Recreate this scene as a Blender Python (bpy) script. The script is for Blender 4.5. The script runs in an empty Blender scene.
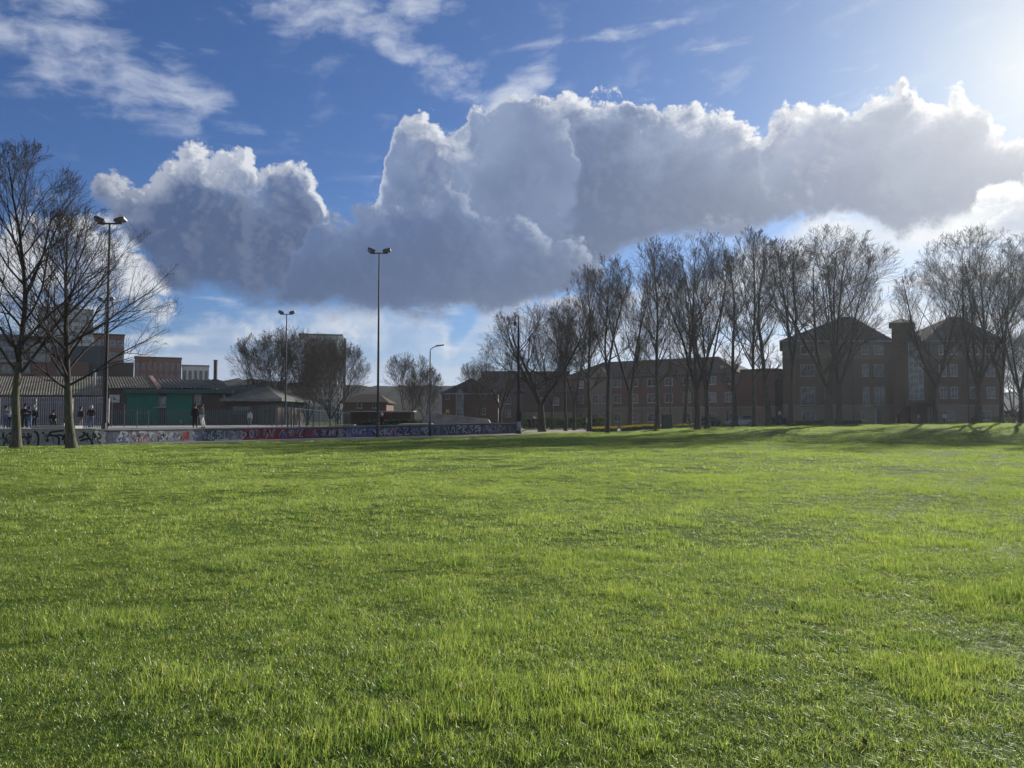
import bpy, bmesh, math, random
import numpy as np
from mathutils import Vector, Matrix

sc = bpy.context.scene
COL = sc.collection
R = math.radians
random.seed(7)

# ------------------------------------------------------------------ camera
F = 760.0
PITCH = math.atan(34 / F)
CAMZ = 1.6
cp, sp_ = math.cos(PITCH), math.sin(PITCH)
cam = bpy.data.cameras.new('camera')
cam.sensor_width = 36.0
cam.lens = 36.0 * F / 1024.0
cam.clip_start = 0.05
cam.clip_end = 20000
camo = bpy.data.objects.new('camera', cam)
COL.objects.link(camo)
camo.location = (0, 0, CAMZ)
camo.rotation_euler = (math.pi / 2 + PITCH, 0, 0)
sc.camera = camo


def ray(px, py):
    u = (px - 512) / F
    v = (384 - py) / F
    return Vector((u, cp - v * sp_, sp_ + v * cp))


def at(px, py, Y):
    """world point seen at pixel (px,py) at depth Y in front of the camera position"""
    d = ray(px, py)
    return Vector((0, 0, CAMZ)) + d * (Y / d.y)


def X(px, Y):
    return (px - 512) / F * Y


def Z(py, Y):
    return at(512, py, Y).z


SUN_AZ = 37.0
SUN_EL = 21.0
sunv = Vector((math.sin(R(SUN_AZ)) * math.cos(R(SUN_EL)), math.cos(R(SUN_AZ)) * math.cos(R(SUN_EL)), math.sin(R(SUN_EL))))

# ------------------------------------------------------------------ render settings
sc.render.engine = 'CYCLES'
cy = sc.cycles
cy.max_bounces = 6
cy.diffuse_bounces = 2
cy.glossy_bounces = 2
cy.transmission_bounces = 3
cy.transparent_max_bounces = 6
cy.volume_bounces = 0
cy.caustics_reflective = False
cy.caustics_refractive = False
cy.use_adaptive_sampling = True
cy.adaptive_threshold = 0.02
cy.use_denoising = True
try:
    cy.denoiser = 'OPENIMAGEDENOISE'
except Exception:
    pass
cy.sample_clamp_indirect = 5
vs = sc.view_settings
vs.view_transform = 'Standard'
vs.look = 'None'
vs.exposure = 0.0
vs.gamma = 1.0
vs.use_curve_mapping = False


# ------------------------------------------------------------------ node helper
class S:
    """socket wrapper with arithmetic, builds Math nodes"""
    nt = None

    def __init__(self, sock):
        self.s = sock

    @staticmethod
    def node(kind, **kw):
        n = S.nt.nodes.new(kind)
        for k, v in kw.items():
            setattr(n, k, v)
        return n

    @staticmethod
    def put(inp, v):
        if isinstance(v, S):
            S.nt.links.new(v.s, inp)
        elif v is not None:
            inp.default_value = v

    @staticmethod
    def m(op, a, b=None, c=None, clamp=False):
        n = S.node('ShaderNodeMath', operation=op, use_clamp=clamp)
        S.put(n.inputs[0], a)
        S.put(n.inputs[1], b)
        S.put(n.inputs[2], c)
        return S(n.outputs[0])

    def __add__(self, o): return S.m('ADD', self, o)
    def __radd__(self, o): return S.m('ADD', o, self)
    def __sub__(self, o): return S.m('SUBTRACT', self, o)
    def __rsub__(self, o): return S.m('SUBTRACT', o, self)
    def __mul__(self, o): return S.m('MULTIPLY', self, o)
    def __rmul__(self, o): return S.m('MULTIPLY', o, self)
    def __truediv__(self, o): return S.m('DIVIDE', self, o)
    def __neg__(self): return S.m('MULTIPLY', self, -1.0)
    def clamp(self): return S.m('ADD', self, 0.0, clamp=True)
    def min(self, o): return S.m('MINIMUM', self, o)
    def max(self, o): return S.m('MAXIMUM', self, o)
    def smin(self, o, k): return S.m('SMOOTH_MIN', self, o, k)
    def smax(self, o, k): return S.m('SMOOTH_MAX', self, o, k)
    def pow(self, o): return S.m('POWER', self, o)


def sstep(x, a, b):
    n = S.node('ShaderNodeMapRange', interpolation_type='SMOOTHSTEP')
    S.put(n.inputs[0], x)
    n.inputs[1].default_value = a
    n.inputs[2].default_value = b
    return S(n.outputs[0])


def lin(x, a, b, c, d):
    n = S.node('ShaderNodeMapRange')
    n.clamp = True
    S.put(n.inputs[0], x)
    for i, v in enumerate((a, b, c, d)):
        n.inputs[1 + i].default_value = v
    return S(n.outputs[0])


def vec(x, y, z):
    n = S.node('ShaderNodeCombineXYZ')
    S.put(n.inputs[0], x); S.put(n.inputs[1], y); S.put(n.inputs[2], z)
    return S(n.outputs[0])


def vm(op, a, b=None, scale=None):
    n = S.node('ShaderNodeVectorMath', operation=op)
    S.put(n.inputs[0], a)
    S.put(n.inputs[1], b)
    if scale is not None:
        S.put(n.inputs['Scale'], scale)
    return S(n.outputs['Value'] if op in ('DOT_PRODUCT', 'LENGTH', 'DISTANCE') else n.outputs[0])


def noise(v, scale, detail=3, rough=0.5, dims='3D', dist=0.0, lac=2.0, col=False):
    n = S.node('ShaderNodeTexNoise', noise_dimensions=dims)
    S.put(n.inputs['Vector'], v)
    n.inputs['Scale'].default_value = scale
    n.inputs['Detail'].default_value = detail
    n.inputs['Roughness'].default_value = rough
    n.inputs['Lacunarity'].default_value = lac
    n.inputs['Distortion'].default_value = dist
    return S(n.outputs[1 if col else 0])


def voro(v, scale, detail=0, rough=0.5, dims='2D', feature='F1', out=0):
    n = S.node('ShaderNodeTexVoronoi', voronoi_dimensions=dims, feature=feature)
    S.put(n.inputs['Vector'], v)
    n.inputs['Scale'].default_value = scale
    if 'Detail' in n.inputs:
        n.inputs['Detail'].default_value = detail
        n.inputs['Roughness'].default_value = rough
    return S(n.outputs[out])


def mix(f, a, b, mode='MIX'):
    n = S.node('ShaderNodeMix', data_type='RGBA', blend_type=mode)
    n.clamp_factor = True
    S.put(n.inputs[0], f)
    for i, v in ((6, a), (7, b)):
        if isinstance(v, (tuple, list)) and len(v) == 3:
            v = (*v, 1)
        S.put(n.inputs[i], v)
    return S(n.outputs[2])


def lin_rgb(r, g, b):
    """sRGB 0-255 to linear"""
    def f(c):
        c /= 255
        return c / 12.92 if c <= 0.04045 else ((c + 0.055) / 1.055) ** 2.4
    return (f(r), f(g), f(b))
# ------------------------------------------------------------------ world: Nishita sky + cloud banks
world = bpy.data.worlds.new('World')
sc.world = world
world.use_nodes = True
wt = world.node_tree
wt.nodes.clear()
S.nt = wt
BG = 0.12
EXPO = 0.64
vs.exposure = EXPO


def p2s(px, py):
    d = ray(px, py).normalized()
    return math.degrees(math.atan2(d.x, d.y)), math.degrees(math.asin(d.z))


def outline(az, pts):
    """Float Curve through direction angles (azimuth -> elevation), pts given as sight lines"""
    A0, A1, E1 = -40.0, 40.0, 40.0
    n = S.node('ShaderNodeFloatCurve')
    cm = n.mapping
    cm.use_clip = False
    c = cm.curves[0]
    q = []
    for px, py in pts:
        a, e = p2s(px, py)
        q.append(((a - A0) / (A1 - A0), e / E1))
    q.sort()
    while len(c.points) < len(q):
        c.points.new(0.5, 0.5)
    for p, (x, y) in zip(c.points, q):
        p.location = (x, y)
        p.handle_type = 'AUTO_CLAMPED'
    cm.update()
    S.put(n.inputs[1], lin(az, A0, A1, 0, 1))
    return S(n.outputs[0]) * E1


tc = S.node('ShaderNodeTexCoord')
D3 = S(tc.outputs['Generated'])
sx = S.node('ShaderNodeSeparateXYZ'); S.put(sx.inputs[0], D3)
dx, dy, dz = S(sx.outputs[0]), S(sx.outputs[1]), S(sx.outputs[2])
AZ = S.m('ARCTAN2', dx, dy) * 57.29578
EL = S.m('ARCSINE', dz) * 57.29578
P0 = vec(AZ, EL, 0.0)
sky = S.node('ShaderNodeTexSky', sky_type='NISHITA')
sky.sun_disc = False
sky.sun_elevation = R(SUN_EL)
sky.sun_rotation = R(SUN_AZ)
sky.altitude = 50
sky.air_density = 1.0
sky.dust_density = 0.7
sky.ozone_density = 2.5
SKY = S(sky.outputs[0])

# angle to the sun 0..1
cs = vm('DOT_PRODUCT', D3, tuple(sunv))
ang = S.m('ARCCOSINE', cs.min(0.99999)) * 57.29578
glow = S.m('EXPONENT', ang * (-1 / 5.5))
glow2 = S.m('EXPONENT', ang * (-1 / 17.0))

sa, se = SUN_AZ, SUN_EL

# domain warp + billow field evaluated at the point and at a point shifted toward the sun
ddx = sa - AZ
ddy = (se + 6.0) - EL
dl = S.m('SQRT', ddx * ddx + ddy * ddy) + 0.001
ux, uy = ddx / dl, ddy / dl


def billow(az, el):
    p = vec(az, el * 1.15, 0.0)
    w = noise(p, 0.16, 4, 0.55, '2D', col=True)
    q = vm('ADD', p, vm('SCALE', vm('SUBTRACT', w, (0.5, 0.5, 0.5)), scale=1.7))
    a = voro(q, 0.32, 5, 0.60)
    return 1.0 - a * 1.5, w, q


B0, W0, Q0 = billow(AZ, EL)
STEP = 0.5
az1, el1 = AZ + ux * STEP, EL + uy * STEP
B1, W1, Q1 = billow(az1, el1)


def layer(top, bot, amp, soft, ktop=1.0, kbot=0.45, nbot=0.35, wz=0.7, lift=0.85):
    """returns alpha, rim (sun-facing light), D"""
    out = []
    for az, el, B, W in ((AZ, EL, B0, W0), (az1, el1, B1, W1)):
        azw = az + (S(sep(W, 0)) - 0.5) * wz
        t = outline(azw, top) + lift - el
        b = (el - outline(azw, bot)) * kbot
        nb = (B - 0.28) * amp
        out.append(t + nb + 0.25)
        if len(out) == 1:
            tt0 = t
            bb = b + nb * nbot + 0.15
    D, Dn = out
    alpha = sstep(D, -soft * 0.3, soft) * sstep(bb, -0.25, 0.75) * sstep(tt0, -0.12, 0.35)
    return alpha, D, Dn, bb


def sep(v, i):
    n = S.node('ShaderNodeSeparateColor')
    S.put(n.inputs[0], v)
    return n.outputs[i]


deep = None
CAP = sstep(noise(vm('ADD', P0, (41.3, 9.1, 0)), 0.17, 3, 0.5, '2D'), 0.38, 0.68) * 1.3 + 0.70
R0 = noise(Q0, 0.33, 3, 0.5, '2D')
R1 = noise(vm('ADD', Q0, vec(ux * 0.9, uy * 0.9, 0.0)), 0.33, 3, 0.5, '2D')
RELIEF = (R0 - R1) * 2.2


def shade(D, Dn, dark, bright, rimw=1.6, k=1.1, bias=0.0, core=0.0, relief=0.38, tw=0.6):
    """more light where the cloud thins towards the sun"""
    thin = 1.0 - sstep(D / CAP, 0.0, rimw)
    slope = ((D - Dn) * k + bias).clamp()
    L = (thin * tw + slope * (0.10 + thin * 0.9)).clamp()
    dark = mix(sstep(D, 0.6, 5.0) * core, dark, deep)
    dark = mix((RELIEF * relief * (1.0 - sstep(D, 0.8, 3.6) * 0.8)).clamp(), dark, bright)
    return mix(L, dark, bright)


def C(r, g, b, k=1.0):
    c = lin_rgb(r, g, b)
    return tuple(v * k / BG / 2 ** EXPO for v in c)


# base colours of cloud matter, getting lighter and warmer toward the sun
dark = mix((glow2 * 1.5 - 0.08).clamp(), C(74, 100, 146), C(158, 165, 184))
mid = mix((glow2 * 1.4).clamp(), C(112, 136, 176), C(184, 191, 206))
bright = mix((glow2 * 1.6 + 0.05).clamp(), C(214, 219, 228), C(262, 260, 256))
deep = mix((glow2 * 1.5 - 0.08).clamp(), C(66, 88, 128), C(138, 146, 165))
lowfreq = noise(P0, 0.11, 4, 0.55, '2D')
lf2 = noise(vm('ADD', P0, (13.7, 5.1, 0)), 0.22, 5, 0.55, '2D')

skyc = mix(1.0, SKY, tuple(c / 2 ** EXPO for c in (0.28, 0.455, 0.755)) + (1,), 'MULTIPLY')
skyc = vm('SCALE', skyc, scale=1.0 - S.m('EXPONENT', ang * (-1 / 14.0)) * 0.62)
skyc = mix((glow * 1.0).clamp(), skyc, C(236, 244, 250))

# pale band of distant low cloud near the horizon
fbm = noise(vec(AZ * 0.22, EL * 0.9, 3.0), 0.75, 6, 0.55, '3D')
hb = (fbm - 0.40) * 3.6 + (1.0 - sstep(EL, 2.0, 10.5)) * 1.25 - 0.75
hz_a = sstep(hb, 0.0, 1.0)
hzc = mix(sstep(noise(vec(AZ * 0.3, EL, 1.0), 0.9, 4, 0.5, '3D'), 0.38, 0.62), C(150, 172, 206), C(212, 219, 228))
hzc = mix((glow2 * 1.4).clamp(), hzc, C(242, 243, 240))
cur = mix(hz_a * 0.85, skyc, hzc)

# high wispy cloud
def wisp(cx, cy_, rx, ry, rot, seed, k=1.0):
    a, e = p2s(cx, cy_)
    ca, sa_ = math.cos(R(rot)), math.sin(R(rot))
    x, y = AZ - a, EL - e
    u = (x * ca + y * sa_) / (rx / 13.0)
    v = (y * ca - x * sa_) / (ry / 13.0)
    r2 = u * u + v * v
    return (1.0 - r2) * k


wn = noise(vm('ADD', vec(AZ * 0.5 + EL * 0.2, EL * 1.3 - AZ * 0.2, 0), vm('SCALE', W0, scale=2.2)), 0.40, 6, 0.56, '2D')
wp = wisp(45, 40, 150, 50, -14, 0, 1.0)
wp = wp.max(wisp(125, 78, 105, 30, -4, 1, 1.3))
wp = wp.max(wisp(345, 5, 130, 30, 6, 2, 1.2))
wp = wp.max(wisp(435, 62, 75, 30, -24, 3, 0.9))
wp = wp.max(wisp(530, 78, 75, 19, 34, 4, 1.3))
wp = wp.max(wisp(600, 38, 95, 8, 5, 4, 1.0))
wp = wp.max(wisp(255, 60, 45, 14, 0, 5, 0.3))
elsewhere = sstep(S.m('ABSOLUTE', AZ), 42.0, 60.0)
gen = noise(P0, 0.05, 5, 0.55, '2D')
wp = wp.max((gen - 0.48) * 6.0 * elsewhere)
wa = sstep(wp * 0.8 + (wn - 0.5) * 3.2, 0.1, 1.7)
cur = mix(wa * 0.80 * sstep(wp, -0.35, 0.35), cur, mix((glow2 * 1.5).clamp(), C(200, 209, 226), C(240, 242, 244)))
# unseen bright cloud added behind the viewer to fill the facades with light
back_fill = sstep(ang, 75.0, 120.0) * sstep(EL, 2.0, 8.0)
cur = mix(sstep(gen, 0.42, 0.56) * back_fill, cur, C(255, 252, 246, 0.55))


def add_layer(cur, top, bot, amp, soft, dk, br, **kw):
    basek = kw.pop('basek', 0.0)
    lk = {k: kw.pop(k) for k in ('kbot', 'wz', 'nbot', 'lift') if k in kw}
    a, D, Dn, bb = layer(top, bot, amp, soft, **lk)
    low = (1.0 - sstep(bb, 0.2, 4.5)) * basek
    dk = mix(low, dk, deep)
    br = mix(low * 0.6, br, deep)
    col = shade(D, Dn, dk, br, **kw)
    return mix(a, cur, col), D, a


inner = mix(sstep(lowfreq, 0.40, 0.66), dark, mid)
st = noise(vm('ADD', vec(AZ * 0.16, EL * 0.85, 7.0), vm('SCALE', W0, scale=0.8)), 0.6, 6, 0.55)
lowc = mix(sstep(st, 0.38, 0.62), skyc, mix(0.5, mid, bright))
lowc = mix(0.45, lowc, mix((glow2 * 1.7).clamp(), C(150, 174, 208), C(228, 231, 234)))
lowb = mix((glow2 * 1.7).clamp(), C(200, 209, 224), C(244, 244, 242))
paler = mix(sstep(lf2, 0.36, 0.60), mid, bright)

# white bank low on the left and low on the right
cur, _, _ = add_layer(cur, [(-120, 210), (0, 205), (40, 192), (75, 196), (110, 208), (140, 232), (165, 270), (185, 330), (300, 420), (1100, 430)],
                [(-120, 380), (0, 345), (100, 330), (170, 325), (1100, 500)], 1.8, 1.2, paler, bright, rimw=3.5)
cur, _, _ = add_layer(cur, [(-100, 440), (170, 360), (200, 325), (240, 318), (300, 312), (345, 306), (380, 306), (415, 318), (440, 330), (455, 345), (470, 318), (490, 306), (520, 303), (600, 292), (650, 290), (760, 240), (850, 200), (1100, 160)],
                [(-100, 500), (1100, 500)], 0.9, 2.2, lowc, lowb, rimw=3.0, wz=5.0)
# left cumulus
LT = [(40, 330), (80, 220), (97, 178), (112, 172), (135, 176), (150, 166), (165, 156), (180, 150), (200, 143), (222, 149), (245, 143), (258, 155), (275, 158), (292, 166), (306, 167), (317, 178), (325, 205), (345, 240), (400, 260), (1100, 330)]
LB = [(40, 190), (80, 205), (110, 228), (140, 266), (170, 300), (215, 308), (1100, 308)]
cur, _, _ = add_layer(cur, LT, LB, 1.5, 0.55, inner, bright, rimw=2.1, kbot=0.5, core=0.9, basek=0.8)
# main bank, rear part
MT = [(290, 330), (330, 260), (362, 225), (378, 195), (385, 150), (400, 126), (425, 113), (440, 124), (452, 136), (466, 130), (476, 106), (490, 98), (530, 97), (550, 94), (564, 87), (582, 92), (600, 95), (616, 98), (632, 103), (641, 112), (655, 106), (680, 109), (705, 108), (726, 112), (745, 122), (758, 131), (771, 125), (790, 108), (810, 100), (836, 98), (848, 106), (862, 98), (880, 86), (900, 84), (914, 100), (926, 97), (940, 90), (956, 84), (971, 92), (980, 108), (1000, 122), (1024, 138), (1070, 160), (1130, 190)]
MB = [(290, 306), (500, 309), (545, 303), (580, 284), (600, 266), (625, 256), (700, 236), (750, 240), (800, 222), (832, 217), (862, 227), (900, 239), (936, 236), (966, 226), (985, 212), (1010, 200), (1060, 195), (1130, 190)]
lobe0 = mix(sstep(lf2, 0.48, 0.68) * 0.5, inner, mid)
MX = [q for q in MT if q[0] >= 845]
rear = mix(0.35 + sstep(lf2, 0.40, 0.62) * 0.5, lobe0, mid)
cur, DM, _ = add_layer(cur, MT, MB, 1.3, 0.45, rear, bright, rimw=1.5, kbot=0.8, core=0.25, basek=0.8)
lobe = mix(sstep(lf2, 0.48, 0.68) * 0.5, inner, mid)
# left of centre lobe
cur, _, _ = add_layer(cur, [(300, 420), (452, 300), (470, 190), (479, 135), (492, 106), (530, 99), (548, 97), (562, 112), (576, 150), (592, 205), (612, 290), (700, 420)],
                [(300, 306), (500, 309), (600, 290), (700, 300)], 1.3, 0.6, mix(0.5, lobe, mid), mix(0.2, mid, bright), rimw=1.6, k=0.9, kbot=0.8, core=0.4, lift=0.35, basek=0.8, wz=4.2, tw=0.05)
# centre lobe
cur, _, _ = add_layer(cur, [(300, 420), (515, 330), (542, 240), (562, 190), (574, 135), (586, 99), (616, 99), (655, 107), (705, 109), (745, 123), (758, 133), (768, 165), (795, 205), (840, 280), (900, 420)],
                MB, 1.7, 1.6, lobe, mix(0.15, mid, bright), rimw=1.15, kbot=0.8, core=0.85, lift=0.35, basek=0.9, wz=4.2, tw=0.05)
# right lobe
cur, _, _ = add_layer(cur, [(500, 420), (636, 290), (664, 232), (705, 214), (770, 206), (806, 185), (832, 155), (846, 120), (855, 104)] + MX[1:],
                MB, 1.7, 1.6, mix(0.25, lobe, mid), mix(0.25, mid, bright), rimw=1.25, kbot=0.8, core=0.6, lift=0.35, basek=0.8, wz=4.2, tw=0.05)
# dark part in front, lower left of the main bank
FT = [(260, 330), (303, 232), (318, 216), (345, 208), (380, 203), (415, 196), (432, 184), (455, 184), (478, 203), (500, 216), (525, 212), (548, 230), (580, 240), (600, 262), (640, 300), (1100, 430)]
FB = [(260, 302), (330, 309), (500, 309), (545, 303), (585, 296), (1100, 380)]
cur, _, _ = add_layer(cur, FT, FB, 1.2, 0.7, mix(0.72, inner, dark), mix(0.3, mid, bright), rimw=1.3, k=0.8, kbot=0.8, core=0.8, lift=0.4, wz=2.2, tw=0.2, basek=0.9)
# bank at the right edge
RT = [(600, 450), (930, 300), (965, 225), (985, 190), (1005, 176), (1030, 172), (1130, 170)]
RB = [(600, 380), (900, 245), (1000, 250), (1130, 270)]
cur, _, _ = add_layer(cur, RT, RB, 1.5, 0.8, mid, bright, rimw=2.2, kbot=0.5)
# veil of light around the sun
cur = mix((glow * 0.75).clamp(), cur, C(255, 255, 252, 1.0))

below = sstep(EL, -2.0, 0.0)
cur = mix(below, C(90, 100, 90), cur)
bg = S.node('ShaderNodeBackground')
S.put(bg.inputs[0], cur)
bg.inputs[1].default_value = BG
wo = S.node('ShaderNodeOutputWorld')
wt.links.new(bg.outputs[0], wo.inputs[0])
world.cycles.sampling_method = "MANUAL"
world.cycles.sample_map_resolution = 256

# ------------------------------------------------------------------ sun lamp
sl = bpy.data.lights.new('sun', 'SUN')
sl.energy = 5.0
sl.angle = R(0.6)
sl.color = (1.0, 0.93, 0.82)
slo = bpy.data.objects.new('sun', sl)
COL.objects.link(slo)
slo.rotation_euler = sunv.to_track_quat('Z', 'Y').to_euler()
slo.location = (30, 40, 60)
# ------------------------------------------------------------------ object helpers
def tag(o, label=None, cat=None, group=None, kind=None):
    if label: o['label'] = label
    if cat: o['category'] = cat
    if group: o['group'] = group
    if kind: o['kind'] = kind
    return o


def thing(name, label, cat, loc=(0, 0, 0), rz=0.0, group=None):
    o = bpy.data.objects.new(name, None)
    COL.objects.link(o)
    o.location = loc
    o.rotation_euler = (0, 0, rz)
    return tag(o, label, cat, group)


def dup(root, loc, rz=0.0, scale=None, label=None, group=None, cat=None):
    r = root.copy()
    COL.objects.link(r)
    r.location = loc
    r.rotation_euler = (0, 0, rz)
    if scale is not None:
        r.scale = scale if isinstance(scale, (tuple, list)) else (scale,) * 3
    for ch in [c for c in COL.objects if c.parent == root]:
        c = ch.copy()
        COL.objects.link(c)
        c.parent = r
        for g in [q for q in COL.objects if q.parent == ch]:
            d = g.copy()
            COL.objects.link(d)
            d.parent = c
    return tag(r, label, cat, group)


class MB:
    """collects boxes, tubes, polygons; build() makes one mesh object"""

    def __init__(self):
        self.v, self.f, self.mi, self.cur = [], [], [], 0

    def add(self, vs_, fs_):
        b = len(self.v)
        self.v.extend(tuple(p) for p in vs_)
        self.f.extend(tuple(b + i for i in f) for f in fs_)
        self.mi.extend([self.cur] * len(fs_))
        return self

    def box(self, x0, x1, y0, y1, z0, z1, m=None):
        p = [(x0, y0, z0), (x1, y0, z0), (x1, y1, z0), (x0, y1, z0), (x0, y0, z1), (x1, y0, z1), (x1, y1, z1), (x0, y1, z1)]
        if m is not None:
            p = [m @ Vector(q) for q in p]
        return self.add(p, [(3, 2, 1, 0), (4, 5, 6, 7), (0, 1, 5, 4), (1, 2, 6, 5), (2, 3, 7, 6), (3, 0, 4, 7)])

    def tube(self, pts, rad, n=8, cap=True, squash=None):
        pts = [Vector(p) for p in pts]
        if not isinstance(rad, (list, tuple)):
            rad = [rad] * len(pts)
        vs_, fs_ = [], []
        ref = None
        for i, p in enumerate(pts):
            d = (pts[min(i + 1, len(pts) - 1)] - pts[max(i - 1, 0)]).normalized()
            if ref is None:
                ref = Vector((0, 0, 1)) if abs(d.z) < 0.9 else Vector((1, 0, 0))
            a = d.cross(ref).normalized()
            b = a.cross(d).normalized()
            ref = b
            for k in range(n):
                t = 2 * math.pi * k / n
                vs_.append(p + (a * math.cos(t) + b * math.sin(t)) * rad[i])
        for i in range(len(pts) - 1):
            for k in range(n):
                k2 = (k + 1) % n
                fs_.append((i * n + k, i * n + k2, (i + 1) * n + k2, (i + 1) * n + k))
        if cap:
            fs_.append(tuple(range(n - 1, -1, -1)))
            fs_.append(tuple((len(pts) - 1) * n + k for k in range(n)))
        return self.add(vs_, fs_)

    def lathe(self, prof, n=16, c=(0, 0, 0)):
        """prof: (radius, z)"""
        vs_, fs_ = [], []
        for r, z in prof:
            for k in range(n):
                t = 2 * math.pi * k / n
                vs_.append((c[0] + r * math.cos(t), c[1] + r * math.sin(t), c[2] + z))
        for i in range(len(prof) - 1):
            for k in range(n):
                k2 = (k + 1) % n
                fs_.append((i * n + k, i * n + k2, (i + 1) * n + k2, (i + 1) * n + k))
        fs_.append(tuple(range(n - 1, -1, -1)))
        fs_.append(tuple((len(prof) - 1) * n + k for k in range(n)))
        return self.add(vs_, fs_)

    def poly(self, pts):
        return self.add(pts, [tuple(range(len(pts)))])

    def prism(self, pts, off):
        """polygon pts extruded by vector off"""
        off = Vector(off)
        n = len(pts)
        a = [Vector(p) for p in pts]
        b = [p + off for p in a]
        fs_ = [tuple(range(n - 1, -1, -1)), tuple(range(n, 2 * n))]
        fs_ += [(i, (i + 1) % n, n + (i + 1) % n, n + i) for i in range(n)]
        return self.add(a + b, fs_)

    def build(self, name, mat, parent=None, smooth=False, loc=None, rz=0):
        me = bpy.data.meshes.new(name)
        me.from_pydata(self.v, [], self.f)
        if isinstance(mat, (list, tuple)):
            for m_ in mat:
                me.materials.append(m_)
            me.polygons.foreach_set('material_index', self.mi)
        else:
            me.materials.append(mat)
        if smooth:
            me.polygons.foreach_set('use_smooth', [True] * len(me.polygons))
        bm = bmesh.new(); bm.from_mesh(me)
        bmesh.ops.recalc_face_normals(bm, faces=bm.faces)
        bm.to_mesh(me); bm.free()
        o = bpy.data.objects.new(name, me)
        COL.objects.link(o)
        if parent is not None:
            o.parent = parent
        if loc is not None:
            o.location = loc
        if rz:
            o.rotation_euler = (0, 0, rz)
        return o


def np_mesh(name, verts, quads, mat, parent=None, smooth=True):
    me = bpy.data.meshes.new(name)
    nv, nq = len(verts), len(quads)
    me.vertices.add(nv)
    me.vertices.foreach_set('co', np.asarray(verts, dtype=np.float32).ravel())
    w = quads.shape[1]
    me.loops.add(nq * w)
    me.loops.foreach_set('vertex_index', quads.astype(np.int32).ravel())
    me.polygons.add(nq)
    me.polygons.foreach_set('loop_start', np.arange(0, nq * w, w, dtype=np.int32))
    try:
        me.polygons.foreach_set('loop_total', np.full(nq, w, dtype=np.int32))
    except Exception:
        pass
    me.update(calc_edges=True)
    if smooth:
        me.polygons.foreach_set('use_smooth', np.ones(nq, dtype=bool))
    me.materials.append(mat)
    if name is None:
        return me
    o = bpy.data.objects.new(name, me)
    COL.objects.link(o)
    o.parent = parent
    return o


# ------------------------------------------------------------------ materials
MATS = {}


def mat(name, col, rough=0.8, var=0.12, scale=2.0, col2=None, metal=0.0, bump=0.0, bscale=20.0, spec=0.4, detail=5):
    """principled surface with noise variation"""
    if name in MATS:
        return MATS[name]
    m = bpy.data.materials.new(name)
    m.use_nodes = True
    nt = m.node_tree
    S.nt = nt
    b = nt.nodes['Principled BSDF']
    t = S(S.node('ShaderNodeTexCoord').outputs['Object'])
    n1 = noise(t, scale, detail, 0.6)
    c2 = col2 or tuple(max(0, c * (1 - 2.2 * var)) for c in col)
    c1 = col if col2 else tuple(min(1, c * (1 + 1.2 * var)) for c in col)
    S.put(b.inputs['Base Color'], mix(sstep(n1, 0.32, 0.68), c2, c1))
    b.inputs['Roughness'].default_value = rough
    b.inputs['Metallic'].default_value = metal
    b.inputs['Specular IOR Level'].default_value = spec
    if bump:
        bn = S.node('ShaderNodeBump')
        bn.inputs['Strength'].default_value = bump
        bn.inputs['Distance'].default_value = 0.02
        S.put(bn.inputs['Height'], noise(t, bscale, 5, 0.6))
        nt.links.new(bn.outputs[0], b.inputs['Normal'])
    MATS[name] = m
    return m


def brick_mat(name, c1, c2, mortar, scale=1.0):
    if name in MATS:
        return MATS[name]
    m = bpy.data.materials.new(name)
    m.use_nodes = True
    nt = m.node_tree
    S.nt = nt
    b = nt.nodes['Principled BSDF']
    tcn = S.node('ShaderNodeTexCoord')
    sp = S.node('ShaderNodeSeparateXYZ'); nt.links.new(tcn.outputs['Object'], sp.inputs[0])
    u = S(sp.outputs[0]) + S(sp.outputs[1])
    v = vec(u, S(sp.outputs[2]), 0.0)
    br = S.node('ShaderNodeTexBrick')
    S.put(br.inputs['Vector'], v)
    br.inputs['Color1'].default_value = (*c1, 1)
    br.inputs['Color2'].default_value = (*c2, 1)
    br.inputs['Mortar'].default_value = (*mortar, 1)
    br.inputs['Scale'].default_value = 1.0 * scale
    br.inputs['Mortar Size'].default_value = 0.008
    br.inputs['Brick Width'].default_value = 0.225
    br.inputs['Row Height'].default_value = 0.075
    n1 = noise(S(tcn.outputs['Object']), 0.6, 6, 0.6)
    S.put(b.inputs['Base Color'], mix(sstep(n1, 0.3, 0.75) * 0.5, S(br.outputs[0]), tuple(c * 0.6 for c in c1)))
    b.inputs['Roughness'].default_value = 0.9
    MATS[name] = m
    return m


def stripes_mat(name, c1, c2, period, axis=0, rough=0.7, duty=0.5, bump=True):
    """corrugated sheet: ribs along the slope, repeated along the wall"""
    if name in MATS:
        return MATS[name]
    m = bpy.data.materials.new(name)
    m.use_nodes = True
    nt = m.node_tree
    S.nt = nt
    b = nt.nodes['Principled BSDF']
    tcn = S.node('ShaderNodeTexCoord')
    sp = S.node('ShaderNodeSeparateXYZ'); nt.links.new(tcn.outputs['Object'], sp.inputs[0])
    u = S(sp.outputs[axis]) * (2 * math.pi / period)
    w = S.m('SINE', u) * 0.5 + 0.5
    n1 = noise(S(tcn.outputs['Object']), 0.8, 6, 0.65)
    base = mix(sstep(n1, 0.3, 0.7), c1, c2)
    S.put(b.inputs['Base Color'], base)
    b.inputs['Roughness'].default_value = rough
    if bump:
        bn = S.node('ShaderNodeBump')
        bn.inputs['Strength'].default_value = 1.0
        bn.inputs['Distance'].default_value = period * 0.35
        S.put(bn.inputs['Height'], w)
        nt.links.new(bn.outputs[0], b.inputs['Normal'])
    MATS[name] = m
    return m


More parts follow.
